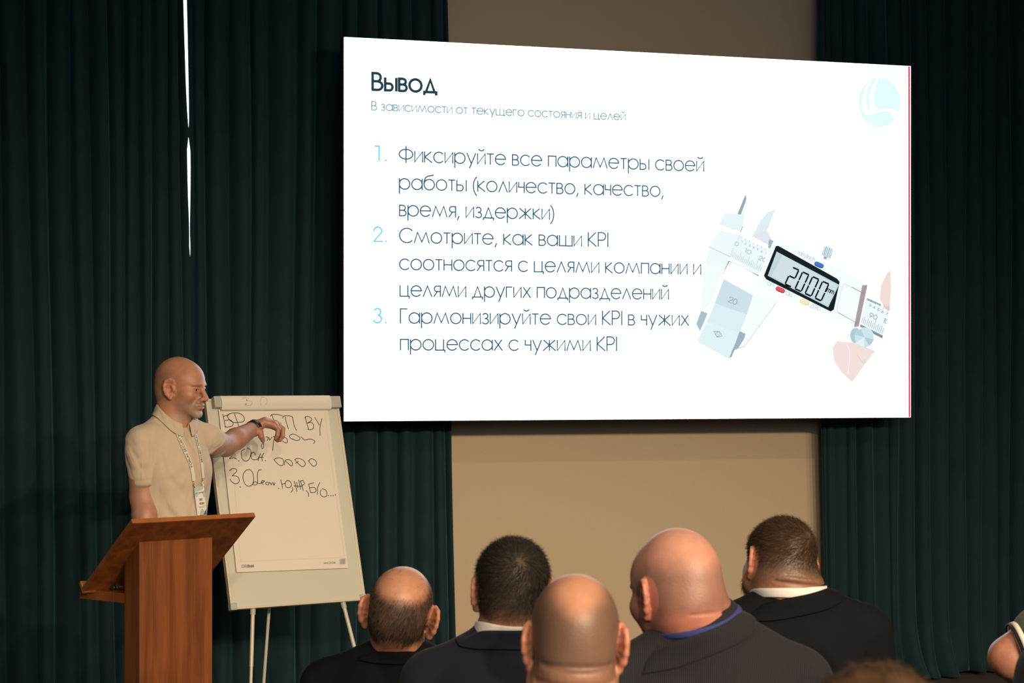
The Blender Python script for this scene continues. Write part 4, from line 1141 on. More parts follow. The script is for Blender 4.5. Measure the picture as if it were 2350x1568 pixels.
def strands(name, V, Nrm, Fc, dens, fr, n, length, width, mat, parent, flow, lift=.35, seed=0, jit=.35, curl=0.0, segs=3):
    r = np.random.default_rng(seed)
    tri = Fc[:, :3]
    c = V[Fc].mean(1)
    area = np.linalg.norm(np.cross(V[Fc[:, 1]] - V[Fc[:, 0]], V[Fc[:, 2]] - V[Fc[:, 0]]), axis=1)
    wgt = area * dens[Fc].mean(1)
    pick = r.choice(len(Fc), n, p=wgt / wgt.sum())
    uv = r.random((n, 2))
    a, b, c3, d = [V[Fc[pick, i]] for i in range(4)]
    P = (a * (1 - uv[:, :1]) + b * uv[:, :1]) * (1 - uv[:, 1:]) + (d * (1 - uv[:, :1]) + c3 * uv[:, :1]) * uv[:, 1:]
    Nn = Nrm[Fc[pick]].mean(1); Nn /= np.linalg.norm(Nn, axis=1, keepdims=True)
    L = fr.l(P)
    fl = flow(L) @ fr.R.T
    fl = fl - Nn * (fl * Nn).sum(1, keepdims=True)
    fl /= np.linalg.norm(fl, axis=1, keepdims=True) + 1e-9
    D = fl * (1 - lift) + Nn * lift + r.normal(0, jit, (n, 3)) * .5
    D /= np.linalg.norm(D, axis=1, keepdims=True)
    ln = (length(L) if callable(length) else np.full(n, length)) * r.uniform(.65, 1.2, n)
    side = np.cross(D, Nn) + r.normal(0, .4, (n, 3)); side /= np.linalg.norm(side, axis=1, keepdims=True)
    wd = width * r.uniform(.7, 1.3, n)
    rows = []
    for i in range(segs + 1):
        t = i / segs
        drop = fl * (t * t * ln * .35)[:, None] - Nn * (t * t * ln * lift * .55)[:, None]
        if curl: drop = drop + side * (np.sin(t * 3.0 + r.random(n) * 6) * ln * curl)[:, None]
        q = P - Nn * .0008 + D * (t * ln)[:, None] + drop
        wv = side * (wd * (1 - .75 * t) / 2)[:, None]
        rows += [q - wv, q + wv]
    W = np.stack(rows, 1).reshape(-1, 3)
    m = 2 * (segs + 1)
    o = np.arange(n)[:, None] * m
    Q = np.concatenate([o + np.array([2 * i, 2 * i + 1, 2 * i + 3, 2 * i + 2]) for i in range(segs)], 0)
    return mesh(name, W, Q, mat, parent, False)

def collar_band(name, C, yaw, rx, ry, prof, mat, parent, gap=35, on=None, n_on=2, tilt=0.0, front_drop=0.03, thick=.0025, n=44, lat=0.0, front_open=0.0, wing=0.0):
    """a cloth band round a neck; prof: (outward, up) pairs from the inside over the fold to the outer edge"""
    R = rotz(math.radians(yaw)); V = []
    an = np.radians(np.linspace(90 + gap, 450 - gap, n))
    for t in an:
        cx_, sy_ = math.cos(t), math.sin(t)
        fwd = (sy_ + 1) / 2
        fs = fwd ** 1.6
        for w_, (o_, z_) in enumerate(prof):
            z_ = z_ - wing * fwd ** 4 * max(0, w_ - len(prof) + 3) / 2
            p = np.array([(rx + o_ + front_open * fs) * cx_, (ry + o_) * sy_ + front_open * .6 * fs, z_ - front_drop * fs - lat * cx_])
            V.append(C + R @ p)
    m = len(prof)
    V = np.array(V)
    if on is not None:
        K = V.reshape(n, m, 3)
        for j_ in range(m - n_on, m):
            P_ = K[:, j_]; g = grad(on, P_); dd = on(P_)
            K[:, j_] = P_ + g * np.clip(.0045 - dd, -.05, .05)[:, None]
        if n_on < m: K[:, m - n_on - 1] += .4 * ((K[:, m - n_on] + K[:, m - n_on - 2]) / 2 - K[:, m - n_on - 1])
        V = K.reshape(-1, 3)
    i, j = np.meshgrid(np.arange(n - 1), np.arange(m - 1), indexing='ij'); q = (i * m + j).ravel()
    o = mesh(name, V, np.stack([q, q + 1, q + m + 1, q + m], 1), mat, parent, True)
    s = o.modifiers.new('thickness', 'SOLIDIFY'); s.thickness = thick; s.offset = 1
    b = o.modifiers.new('round', 'SUBSURF'); b.levels = 1; b.render_levels = 1
    return o

def chair(X, Y, yaw, sz=.45):
    R = Frame((X, Y, 0), yaw)
    t = thing('conference_chair', (X, Y, 0), 'dark upholstered conference chair under a seated man', 'chair', 'conference chairs of the audience')
    def bx(name, c, h, mat, bev=.01):
        b = MB(); b.box(R.w(c), R.R @ [h[0], 0, 0], R.R @ [0, h[1], 0], R.R @ [0, 0, h[2]]); return b.build(name, mat, t, bevel=bev)
    bx('seat', (0, .04, sz - .03), (.22, .215, .028), M['chair_cloth'], .015)
    b = MB(); b.box(R.w((0, -.205, sz + .24)), R.R @ [.19, 0, 0], R.R @ [0, .014, 0], R.R @ [0, -.02, .17]); b.build('backrest', M['chair_cloth'], t, bevel=.01)
    for x in (-.2, .2):
        for y in (-.17, .23):
            l = MB(); l.tube([R.w((x, y, sz - .06)), R.w((x, y, 0))], .011, 10); l.build('leg', M['chair_metal'], t, True)
        l = MB(); l.tube([R.w((x * .8, -.17, sz - .04)), R.w((x * .8, -.212, sz + .2))], .010, 10); l.build('back_support', M['chair_metal'], t, True)
    return t

def seated(cfg):
    """an audience member seen from behind: body, jacket, trousers, shoes; returns what the hair needs"""
    d = cfg['d']; s = cfg.get('s', 1.0)
    hc = at(cfg['hx'], cfg['ear'], d)
    hf = Frame(hc, cfg.get('yaw', 0), cfg.get('pitch', 0), cfg.get('roll', 0), s)
    tc = at(cfg['tx'], cfg['sh'], d + cfg.get('tdy', .03))
    tf = Frame(tc, cfg.get('tyaw', 0)); lf = Frame(tc, cfg.get('lyaw', 0))
    zs = tc[2]; hw_ = cfg.get('hw', .20); seat = .45
    t = thing('person', (tc[0], tc[1], 0), cfg['label'], 'person', None)
    L = lambda z: z - zs                                      # world height -> torso-local
    hip = seat + .145
    body = Field()
    nk = tf.w((cfg.get('nx', 0), -.012, .02))
    head(body, hf, neck_to=nk, **cfg.get('head', {}))
    body.cap(tf, (0, -.012, .03), (0, -.01, -.06), cfg.get('rnb', .066), .08, .03)
    body.cap(tf, (-.11, 0, -.065), (.11, 0, -.065), .048, .048, .03)
    body.ell(tf, (0, .015, -.22), (hw_ * .78, .10, .22), .03)
    body.cap(tf, (0, .03, -.35), (0, .03, L(hip)), .115, .125, .05)
    for sg in (-1, 1):
        if sg == -1 and 'larm' in cfg:
            a_, b_, c_ = [tf.l(np.asarray(p)[None])[0] for p in cfg['larm']]
            body.chain(tf, [a_, b_, b_ + (c_ - b_) * .3, c_], [.050, .050, .047, .032], .025)
            body.chain(tf, [c_, c_ + unit(c_ - b_) * .09], [.034, .026], .02)
            for q in range(4):
                o_ = c_ + unit(c_ - b_) * .09 + np.array([0, 0, .018 * (q - 1.5)])
                body.chain(tf, [o_, o_ + unit(c_ - b_) * .04, o_ + unit(c_ - b_) * .06 + [.02, 0, 0]], [.010, .009, .008], .004)
            body.chain(lf, [(sg * .095, .03, L(hip)), (sg * .13, .41, L(seat + .085)), (sg * .14, .35, L(.09))], [.075, .052, .036], .02)
            body.chain(lf, [(sg * .14, .35, L(.06)), (sg * .15, .48, L(.035))], [.032, .028], .02)
            continue
        body.chain(tf, [(sg * (hw_ - .035), 0, -.07), (sg * (hw_ + .02), .03, -.34), (sg * .13, .30, L(seat + .24))], [.045, .038, .028], .02)
        body.ell(tf, (sg * .11, .36, L(seat + .225)), (.042, .055, .018), .015)
        for q in range(4):
            body.chain(tf, [(sg * (.085 + .018 * q), .40, L(seat + .225)), (sg * (.083 + .018 * q), .44, L(seat + .222)), (sg * (.083 + .018 * q), .465, L(seat + .205))], [.010, .009, .008], .004)
        body.chain(tf, [(sg * .075, .35, L(seat + .225)), (sg * .055, .385, L(seat + .225)), (sg * .058, .41, L(seat + .22))], [.012, .010, .009], .006)
        body.chain(lf, [(sg * .095, .03, L(hip)), (sg * .13, .41, L(seat + .085)), (sg * .14, .35, L(.09))], [.075, .052, .036], .02)
        body.chain(lf, [(sg * .14, .35, L(.06)), (sg * .15, .48, L(.035))], [.032, .028], .02)
    for (z, x0, x1, bul, slope) in cfg.get('folds', ()):        # rolls and creases of skin across the back of the neck
        P_ = []
        for q in np.linspace(x0, x1, 13):
            base = hf.w((0, -.025, z + slope * q - .006 * math.cos(q) )); dr_ = hf.R @ np.array([math.sin(q), -math.cos(q), 0])
            ts = np.linspace(.03, .14, 111); v = body(base + dr_ * ts[:, None]); i_ = int(np.argmax(v > 0))
            P_.append(base + dr_ * ts[i_])
        n_ = len(P_); env = np.sin(np.linspace(.12, math.pi - .12, n_)) ** .6
        if bul > 0: body.chain(None, [p - (hf.R @ np.array([math.sin(q), -math.cos(q), 0])) * bul * (1.15 - .62 * e_) for p, q, e_ in zip(P_, np.linspace(x0, x1, n_), env)], list(bul * (.45 + .55 * env)), .010)
        else: body.chain(None, P_, list(-bul * (.25 + .75 * env)), .007, sub=True)
    lo, hi = field_bounds(body)
    e = .115 * s
    xs = axis(lo[0], hi[0], .0032, .011, [(hc[0] - e, hc[0] + e)])
    ys = axis(lo[1], hi[1], .0034, .012, [(hc[1] - .13 * s, hc[1] + .13 * s)])
    zz = axis(lo[2], hi[2], .0032, .013, [(max(zs, hc[2] - .17 * s), hi[2])])
    V, Fc = mesh_field(body, xs, ys, zz)
    Ln = hf.l(V)
    T = cfg['tint'](Ln, base_tint(Ln, cfg.get('skin', SKIN)))
    mesh('body', V, Fc, M['skin'], t, True, attr=np.clip(T, .005, .9))
    n_top = hf.w((0, -.030, -.030)); hrn = cfg.get('head', {}).get('rn', (.056, .064))
    def neck_at(z):
        t_ = np.clip((n_top[2] - z) / (n_top[2] - nk[2]), 0, 1.6)
        p = n_top + (nk - n_top) * t_; p[2] = z
        return p, hrn[0] * s + (hrn[1] - hrn[0] * s) * min(t_, 1)
    # jacket
    J = Field()
    cz0 = at(cfg['tx'], cfg['ctop'], d)[2]
    sl = cfg.get('slope', .045)
    J.cap(tf, (-hw_ + .055, -.004, -.058), (hw_ - .055, -.004, -.058), .058, .058, .03)
    for sg in (-1, 1):
        J.cap(tf, (sg * .02, -.018, .012 + cfg.get('trap', 0)), (sg * (hw_ - .045), -.006, -.052), .056, .052, .03)
    J.ell(tf, (0, .012, -.22), (hw_ * .90, .128, .27), .04)
    J.ell(tf, (0, -.045, -.15), (hw_ * .80, .082, .17), .04)
    J.cap(tf, (0, .035, -.40), (0, .035, L(hip + .04)), .145, .160, .06)
    for sg in (-1, 1):
        if sg == -1 and 'larm' in cfg:
            a_, b_, c_ = [tf.l(np.asarray(p)[None])[0] for p in cfg['larm']]
            J.chain(tf, [a_, a_ + (b_ - a_) * cfg['sleeve']], [.066, .064], .022)
            continue
        J.chain(tf, [(sg * (hw_ - .028), -.002, -.072), (sg * (hw_ + .025), .028, -.35), (sg * .14, .30, L(seat + .24))], [.064, .054, .040], .022)
        J.cap(tf, (sg * (hw_ - .052), -.075, -.12), (sg * (hw_ - .045), -.078, -.30), .004, .004, .012, sub=True)   # fold at the armhole
    J.cap(tf, (0, -.135, -.14), (0, -.15, -.55), .0035, .003, .006, sub=True)                                   # centre seam
    cn_, rn_ = neck_at(cz0 - .03)
    J.cap(None, cn_, tf.w((0, -.012, -.07)), rn_ + .010, .10, .02)
    for a_, b_, w_ in cfg.get('creases', ()):
        J.cap(tf, a_, b_, w_, w_, .014, sub=True)
    lo, hi = field_bounds(J)
    xs = axis(lo[0], hi[0], .0065, .012, [(lo[0], hi[0])]); ys = axis(lo[1], hi[1], .0065, .014, [(lo[1], tc[1] + .12)])
    zz = axis(lo[2], hi[2], .006, .014, [(zs - .26, hi[2])])
    V2, F2 = mesh_field(J, xs, ys, zz)
    jk = mesh(cfg.get('jname', 'jacket'), V2, F2, cfg['jacket'], t, True)
    # collars
    cz = at(cfg['tx'], cfg['ctop'], d + .0)[2]
    CC, rc = neck_at(cz)
    rc += cfg.get('rc_add', .010)
    if cfg.get('shirt') is not None:
        sh_ = cfg.get('sh_h', .016)
        collar_band('shirt_collar', CC, cfg.get('cyaw', 0), rc - .006, rc - .005, [(-.002, -.012), (-.001, sh_), (.001, sh_ + .003), (.0035, sh_ - .001), (.0025, -.012)], cfg['shirt'], jk, gap=14, front_drop=.02, lat=cfg.get('slat', cfg.get('lat', 0)), on=body, n_on=5)
    if cfg.get('collar', True):
        fh = cfg.get('fall', .052)
        collar_band('jacket_collar', CC, cfg.get('cyaw', 0), rc, rc + .002, [(0, -.045), (.002, -.006), (.006, .0), (.011, -.003), (.016, -fh * .5), (.023, -fh)], cfg['jacket'], jk, gap=42, front_drop=.085, front_open=.018, thick=.0035, lat=cfg.get('lat', 0), on=J)
    # trousers and shoes
    Tr = Field()
    Tr.cap(lf, (-.05, .03, L(hip)), (.05, .03, L(hip)), .132, .132, .03)
    for sg in (-1, 1):
        Tr.chain(lf, [(sg * .095, .03, L(hip - .005)), (sg * .13, .42, L(seat + .085)), (sg * .14, .355, L(.11))], [.09, .068, .06], .025)
    lo, hi = field_bounds(Tr)
    V3, F3 = mesh_field(Tr, axis(lo[0], hi[0], .014, .014, []), axis(lo[1], hi[1], .014, .014, []), axis(lo[2], hi[2], .014, .014, []))
    mesh('trousers', V3, F3, M['trousers'], t, True)
    for sg in (-1, 1):
        S_ = Field(); S_.chain(lf, [(sg * .14, .32, L(.048)), (sg * .148, .44, L(.042)), (sg * .155, .52, L(.034))], [.046, .044, .034], .02)
        lo, hi = field_bounds(S_, .01); lo[2] = max(lo[2], -.001)
        V4, F4 = mesh_field(S_, axis(lo[0], hi[0], .01, .01, []), axis(lo[1], hi[1], .01, .01, []), axis(lo[2], hi[2], .008, .008, []))
        V4[:, 2] = np.maximum(V4[:, 2], .001)
        mesh('shoe', V4, F4, M['shoe'], t, True)
    if cfg.get('chair', True): chair(tc[0], tc[1], cfg.get('lyaw', 0))
    return dict(t=t, V=V, F=Fc, hf=hf, L=Ln, body=body, N=None, tf=tf)
def with_normals(P):
    near = np.linalg.norm(P['L'], axis=1) < .2
    N = np.zeros_like(P['V']); N[near] = grad(P['body'], P['V'][near]); P['N'] = N
    return P
def flow_crown(c=(0.01, -.075, .085)):
    c = np.array(c)
    def fl(L):
        v = L - c
        v = v + np.array([0, .035, .0]) * (L[:, 2:3] > .06)
        sw = np.cross(v, np.array([0, -.6, .8]))
        return v + .35 * sw
    return fl
# ------------------------------------------------------------------ the audience
def tint_left(L, T):       # fringe of dark hair round a bald crown
    hz = hairzone(L)
    dirn = L / (np.linalg.norm(L, axis=1, keepdims=True) + 1e-9)
    crown = sstep(.74, .90, dirn @ unit([0.03, -.62, .85])) 
    return mixc(T, STUB * .55, hz * (1 - crown) * .85)
left_bald = lambda L: sstep(.74, .90, (L / (np.linalg.norm(L, axis=1, keepdims=True) + 1e-9)) @ unit([0.03, -.62, .85]))
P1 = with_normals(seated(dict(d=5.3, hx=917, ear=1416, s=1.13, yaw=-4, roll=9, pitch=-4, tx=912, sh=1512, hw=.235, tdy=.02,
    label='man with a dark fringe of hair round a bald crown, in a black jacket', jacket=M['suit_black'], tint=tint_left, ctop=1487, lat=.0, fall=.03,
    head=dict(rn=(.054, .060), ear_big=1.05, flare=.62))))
hz1 = hairzone(P1['L']) * (1 - .97 * left_bald(P1['L']))
strands('hair', P1['V'], P1['N'], P1['F'], hz1, P1['hf'], 9000, lambda L: .010 + .004 * (L[:, 2] < 0), .0007, M['hair_dark'], P1['t'], flow_crown((0, -.06, .10)), .22, 1, .3)

def tint_dark(L, T):
    hz = hairzone(L)
    fade = sstep(-.075, -.02, L[:, 2])
    return mixc(T, STUB * .35, hz * (.4 + .58 * fade))
P2 = with_normals(seated(dict(d=4.54, hx=1175, ear=1363, s=1.10, yaw=3, roll=2, pitch=-3, tx=1160, sh=1494, hw=.215, tdy=.0,
    label='man with thick short dark hair, white shirt collar and navy jacket', jacket=M['suit_navy'], shirt=M['white_cloth'], tint=tint_dark, ctop=1434, sh_h=.013, fall=.040, cyaw=0, trap=.008,
    head=dict(rn=(.060, .066), top=-.004, flare=.35))))
strands('hair', P2['V'], P2['N'], P2['F'], hairzone(P2['L']) * (.25 + .75 * sstep(-.05, .0, P2['L'][:, 2])), P2['hf'], 24000, lambda L: .007 + .010 * sstep(-.03, .05, L[:, 2]), .0008, M['hair_dark'], P2['t'], flow_crown((.012, -.075, .082)), .30, 2, .6)

def tint_front(L, T):      # cropped stubble below a bald top
    hz = hairzone(L)
    dirn = L / (np.linalg.norm(L, axis=1, keepdims=True) + 1e-9)
    m = sstep(.985, .78, dirn @ unit([0, -.42, .9]) + .05 * np.cos(L[:, 0] * 60) * (L[:, 1] < 0)) 
    nape = sstep(-.075, -.012, L[:, 2]) * (1 - earzone(L)) * sstep(.03, .0, L[:, 1])
    return mixc(T, STUB * .8, np.maximum(hz * sstep(-.075, -.01, L[:, 2]), nape) * m * .80)
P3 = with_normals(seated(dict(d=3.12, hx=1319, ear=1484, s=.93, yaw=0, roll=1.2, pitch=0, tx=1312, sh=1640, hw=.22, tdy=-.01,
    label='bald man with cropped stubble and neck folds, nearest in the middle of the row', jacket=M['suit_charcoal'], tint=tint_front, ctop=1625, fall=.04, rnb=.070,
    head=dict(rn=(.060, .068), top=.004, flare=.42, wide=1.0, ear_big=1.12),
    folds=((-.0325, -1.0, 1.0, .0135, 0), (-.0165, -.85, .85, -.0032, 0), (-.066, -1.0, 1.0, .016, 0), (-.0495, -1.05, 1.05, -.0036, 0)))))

def tint_shaved(L, T):
    hz = hairzone(L)
    m = sstep(.085, .03, L[:, 2]) * sstep(-.045, -.02, L[:, 2])
    T = mixc(T, RED * [.80, .72, .78], sstep(.05, -.05, L[:, 2]) * .75)  # reddish skin low on the head, darkened to stand in for nape shade
    return mixc(T, STUB * 1.1, hz * m * .50)
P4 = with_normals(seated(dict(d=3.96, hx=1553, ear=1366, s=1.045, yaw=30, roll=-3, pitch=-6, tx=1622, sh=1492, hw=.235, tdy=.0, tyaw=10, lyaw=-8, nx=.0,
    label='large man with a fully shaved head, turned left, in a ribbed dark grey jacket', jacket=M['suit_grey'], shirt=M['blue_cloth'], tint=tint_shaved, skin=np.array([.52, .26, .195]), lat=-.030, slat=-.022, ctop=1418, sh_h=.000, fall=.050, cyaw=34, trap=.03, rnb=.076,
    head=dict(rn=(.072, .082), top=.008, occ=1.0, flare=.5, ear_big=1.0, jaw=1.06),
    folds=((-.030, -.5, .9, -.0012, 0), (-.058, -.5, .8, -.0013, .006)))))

def tint_beard(L, T):
    hz = hairzone(L)
    b = sstep(.02, .05, L[:, 1]) * sstep(-.035, -.06, L[:, 2]) * (1 - sstep(-.15, -.13, -L[:, 2] * 0 + L[:, 2] * 0 - .2))
    T = mixc(T, STUB * .7, hz * (.45 + .45 * sstep(-.05, .0, L[:, 2])))
    return mixc(T, STUB * .6, b * .85)
P5 = with_normals(seated(dict(d=5.0, hx=1789, ear=1299, s=1.04, yaw=15, roll=8, pitch=-4, tx=1818, sh=1392, hw=.232, tdy=-.02,
    label='bearded man with short brown hair, white collar and black jacket', jacket=M['suit_charcoal'], shirt=M['white_cloth'], tint=tint_beard, ctop=1351, sh_h=.011, rc_add=.012, fall=.050, cyaw=22, tyaw=8, lat=-.016, slat=.002, trap=.006, rnb=.080,
    head=dict(rn=(.076, .080), top=-.002, jaw=1.28, flare=.45, ear_big=1.0),
    folds=((-.024, -.6, 1.1, .011, 0), (-.036, -.6, 1.15, -.0030, 0), (-.016, -.3, 1.0, -.0018, 0)))))
strands('hair', P5['V'], P5['N'], P5['F'], hairzone(P5['L']) * (.12 + .88 * sstep(-.03, .01, P5['L'][:, 2])), P5['hf'], 15000, lambda L: .004 + .013 * sstep(-.02, .06, L[:, 2]), .0009, M['hair_brown'], P5['t'], flow_crown((.04, -.06, .095)), .36, 5, .45)
_bd = sstep(.03, .055, P5['L'][:, 1]) * sstep(-.040, -.06, P5['L'][:, 2]) * sstep(-.15, -.12, P5['L'][:, 2])
strands('beard', P5['V'], P5['N'], P5['F'], _bd, P5['hf'], 6000, .020, .0009, M['hair_brown'], P5['t'], lambda L: np.tile([0, .3, -1.0], (len(L), 1)), .4, 6, .35)

# foreground: only the wavy top of a head reaches into the picture
P6 = with_normals(seated(dict(d=2.38, hx=2006, ear=1792, s=.98, tx=2010, sh=1990, hw=.19, tdy=-.02, label='tousled brown-haired person, only the top of the head in view at bottom right',
    jacket=M['navy_cloth'], jname='sweater', collar=False, tint=lambda L, T: mixc(T, STUB * .5, hairzone(L) * .95), ctop=1960, head=dict(top=.006))))
hb = Field()
_r6 = np.random.default_rng(4)
hb.ell(P6['hf'], (0, -.014, .046), (.083, .106, .092), .03)
hb.ell(P6['hf'], (0, -.055, .0), (.068, .062, .07), .03)
for i in range(26):
    th_, ph6 = _r6.uniform(0, 6.28), _r6.uniform(.05, 1.1)
    dv = np.array([math.sin(ph6) * math.cos(th_), math.sin(ph6) * math.sin(th_), math.cos(ph6)])
    c6 = np.array([0, -.014, .046]) + dv * np.array([.080, .102, .090])
    tv = np.cross(dv, [.3, 1, .2]); tv = tv / np.linalg.norm(tv) * _r6.uniform(.018, .034)
    hb.chain(P6['hf'], [c6 - tv, c6 + dv * .006, c6 + tv], [.004, .010, .004], .012)
hb.ell(P6['hf'], (0, .09, -.03), (.08, .055, .07), .02, sub=True)
lo, hi = field_bounds(hb)
V6, F6 = mesh_field(hb, axis(lo[0], hi[0], .005, .005, []), axis(lo[1], hi[1], .005, .005, []), axis(lo[2], hi[2], .005, .005, []))
hair6 = mesh('hair', V6, F6, M['hair_brown'], P6['t'], True)
N6 = grad(hb, V6)
strands('hair_lock', V6, N6, F6, sstep(.02, .06, P6['hf'].l(V6)[:, 2]), P6['hf'], 5000, .016, .0009, M['hair_brown'], hair6, flow_crown((.03, -.05, .12)), .05, 8, .12, curl=.12, segs=4)

# the navy shoulder at the right edge
P8 = seated(dict(d=3.74, hx=2650, ear=1330, s=1.0, tx=2640, sh=1462, hw=.232, tdy=0, tyaw=4, label='person in a navy jacket, only a shoulder in view at the right edge',
    jacket=M['navy_cloth'], tint=lambda L, T: mixc(T, STUB * .5, hairzone(L) * .9), ctop=1420))
strands('hair', P8['V'], with_normals(P8)['N'], P8['F'], hairzone(P8['L']), P8['hf'], 3000, .014, .0011, M['hair_dark'], P8['t'], flow_crown(), .3, 9, .4)
# seated man at the right edge, elbow raised, in a green polo shirt
_la = [at(2530, 1322, 4.84), at(2316, 1510, 4.84), np.array([1.50, 5.16, 0.86])]
P7 = seated(dict(d=4.84, hx=2700, ear=1195, s=1.0, tx=2702, sh=1325, hw=.20, tdy=0, label='person in a green polo shirt with white-striped cuff, at right edge',
    jacket=M['green_polo'], jname='polo_shirt', tint=lambda L, T: mixc(T, STUB * .5, hairzone(L) * .9), skin=np.array([.40, .215, .16]), ctop=1300, fall=.03, larm=_la, sleeve=.70))
strands('hair', P7['V'], with_normals(P7)['N'], P7['F'], hairzone(P7['L']), P7['hf'], 3000, .014, .0011, M['hair_dark'], P7['t'], flow_crown(), .3, 10, .4)
_polo7 = [c for c in P7['t'].children if c.name.startswith('polo_shirt')][0]
_e0 = _la[0] + (_la[1] - _la[0]) * .90; _dd = unit(_la[1] - _la[0])
_ang = unit(_dd + np.array([-.28, 0, .35]))          # the cuff sits askew on the arm
for (o_, w_, mt, r_) in ((-.028, .020, M['navy_cloth'], .0695), (-.006, .012, M['white_cloth'], .0705), (.006, .005, M['navy_cloth'], .0695), (-.050, .004, M['green_polo'], .0705)):
    c_ = MB(); c_.tube([_e0 + _ang * (o_ - w_ / 2), _e0 + _ang * (o_ + w_ / 2)], r_, 40, caps=False)
    k_ = c_.build('cuff_stripe', mt, _polo7, True); k_.modifiers.new('t', 'SOLIDIFY').thickness = .006

# ------------------------------------------------------------------ the speaker
D0 = 8.0
tcS = at(402, 985, D0); tcS[2] = 1.565
tS = Frame(tcS, 226); zS = tcS[2]
hS = Frame(at(414.5, 893, D0), 250, -3, 0, 1.03)
sp = thing('person', (tcS[0], tcS[1], 0), 'bald bearded man in beige polo shirt standing behind the lectern, gesturing at the flipchart', 'person')
lw = lambda px, py, d: tS.l(at(px, py, d)[None])[0]
B = Field()
head(B, hS, neck_to=tS.w((0, -.015, .045)), rn=(.058, .066), top=.006, jaw=1.04, flare=.28, ear_big=1.08)
B.cap(tS, (0, -.015, .06), (0, -.01, -.05), .064, .08, .03)
B.cap(tS, (-.11, -.005, -.06), (.11, -.005, -.06), .05, .05, .03)
B.ell(tS, (0, .01, -.23), (.150, .098, .23), .03)
B.cap(tS, (.015, .012, -.40), (.03, -.012, -.60), .106, .112, .05)
for sg in (-1, 1):
    B.chain(tS, [(sg * .08 + .033, -.03, -.66), (sg * .09 + .035, -.016, -1.06), (sg * .10 + .035, -.046, .09 - zS)], [.088, .058, .042], .03)
    B.chain(tS, [(sg * .10 + .035, -.046, .07 - zS), (sg * .115 + .035, .114, .035 - zS)], [.038, .028], .02)
rs, re_, rw = np.array([.178, 0, -.065]), lw(327, 1140, 7.90), lw(343, 1262, 7.82)
fin = []
dR = unit(rw - re_)
for q in range(4):
    o_ = rw + dR * .085 + np.array([0, .017 * (q - 1.5), 0]); fin.append(([rw + dR * .04, o_, o_ + dR * .035, o_ + dR * .055 + [-.015, .0, 0]], [.015, .0115, .010, .008]))
fin.append(([rw + dR * .02, rw + dR * .055 + [-.012, .035, 0], rw + dR * .085 + [-.015, .04, 0]], [.015, .0115, .009]))
arms_hands(B, tS, rs, re_, rw, fin, (.056, .050, .034))
ls, le, lwp = np.array([-.178, 0, -.065]), lw(517, 1022, 8.38), lw(586, 981, 8.57)
Hn = [
 ([(586, 981, 8.570), (606, 970, 8.575), (629, 975, 8.580)], [.026, .020, .0145]), ([(586, 980, 8.580), (608, 968, 8.595), (634, 973, 8.605)], [.026, .020, .014]),
 ([(586, 981, 8.590), (607, 970, 8.615), (632, 975, 8.630)], [.024, .018, .0135]), ([(586, 983, 8.590), (604, 974, 8.630), (627, 979, 8.650)], [.022, .016, .012]),
 ([(629, 975, 8.580), (638.5, 986, 8.573), (636.5, 999, 8.568), (632.5, 1006, 8.570)], [.0125, .0112, .0100, .0082]),
 ([(634, 973, 8.605), (649, 984, 8.605), (649, 1000, 8.600), (643, 1010.5, 8.600)], [.0125, .0114, .0102, .0082]),
 ([(632, 975, 8.630), (649, 987, 8.630), (647, 1004, 8.620), (637, 1012, 8.610)], [.012, .0108, .0098, .0080]),
 ([(627, 979, 8.650), (642, 991, 8.655), (641, 1003, 8.650), (633.5, 1009.5, 8.640)], [.0105, .0095, .0086, .0072]),
 ([(589, 983, 8.560), (596.5, 991, 8.538), (599.5, 1002, 8.530), (603.5, 1011.5, 8.540)], [.019, .0145, .0125, .0098])]
B.chain(tS, [ls, le], [.056, .048], .03)
B.chain(tS, [le, le + (lwp - le) * .35, lwp], [.047, .048, .031], .02)
for ch, rr in Hn: B.chain(tS, [lw(*c) for c in ch], rr, .005, .012)
lo, hi = field_bounds(B)
e = .125
hcS = hS.c; hand_c = at(620, 985, 8.600)
xs = axis(lo[0], hi[0], .0026, .009, [(hcS[0] - e, hcS[0] + e), (hand_c[0] - .10, hand_c[0] + .09)])
ys = axis(lo[1], hi[1], .0028, .010, [(hcS[1] - e, hcS[1] + e), (8.50, 8.69)])
zz = axis(lo[2], hi[2], .0024, .012, [(1.42, hi[2])])
V, Fc = mesh_field(B, xs, ys, zz)
Ln = hS.l(V)
T = base_tint(Ln, SKIN * [1.0, .98, .95], .12)
isH = sstep(.20, .155, np.linalg.norm(Ln, axis=1))
hz = hairzone(Ln) * isH
T = mixc(T, STUB * 1.5, hz * sstep(.10, .05, Ln[:, 2]) * sstep(.03, -.03, Ln[:, 1]) * .45)
x_, y_, z_ = Ln.T
jawm = sstep(-.035, -.055, z_ + .25 * np.clip(.06 - y_, 0, .1)) * sstep(.0, .03, y_) * (z_ > -.125) * isH
lip = np.exp(-((z_ + .0665) / .0085) ** 2) * (np.abs(x_) < .023) * (y_ > .088) * isH
mst = np.exp(-((z_ + .054) / .006) ** 2) * (np.abs(x_) < .03) * (y_ > .085) * isH
T = mixc(T, np.array([.26, .20, .155]), np.clip(jawm * (1 - lip) * .62, 0, 1))
T = mixc(T, np.array([.52, .47, .42]), np.exp(-(((z_ + .098) / .014) ** 2 + (x_ / .022) ** 2)) * (y_ > .07) * isH * .65)
T = mixc(T, np.array([.13, .095, .07]), np.clip(mst * (1 - lip) * .75, 0, 1))
T = mixc(T, np.array([.40, .135, .11]), np.clip(lip * .6, 0, 1))
brow = np.exp(-((z_ - .0225 + .25 * (np.abs(x_) - .03) ** 2 * 30) / .004) ** 2) * (np.abs(np.abs(x_) - .031) < .020) * (y_ > .07) * isH
T = mixc(T, np.array([.20, .13, .09]), np.clip(brow * .55, 0, 1))
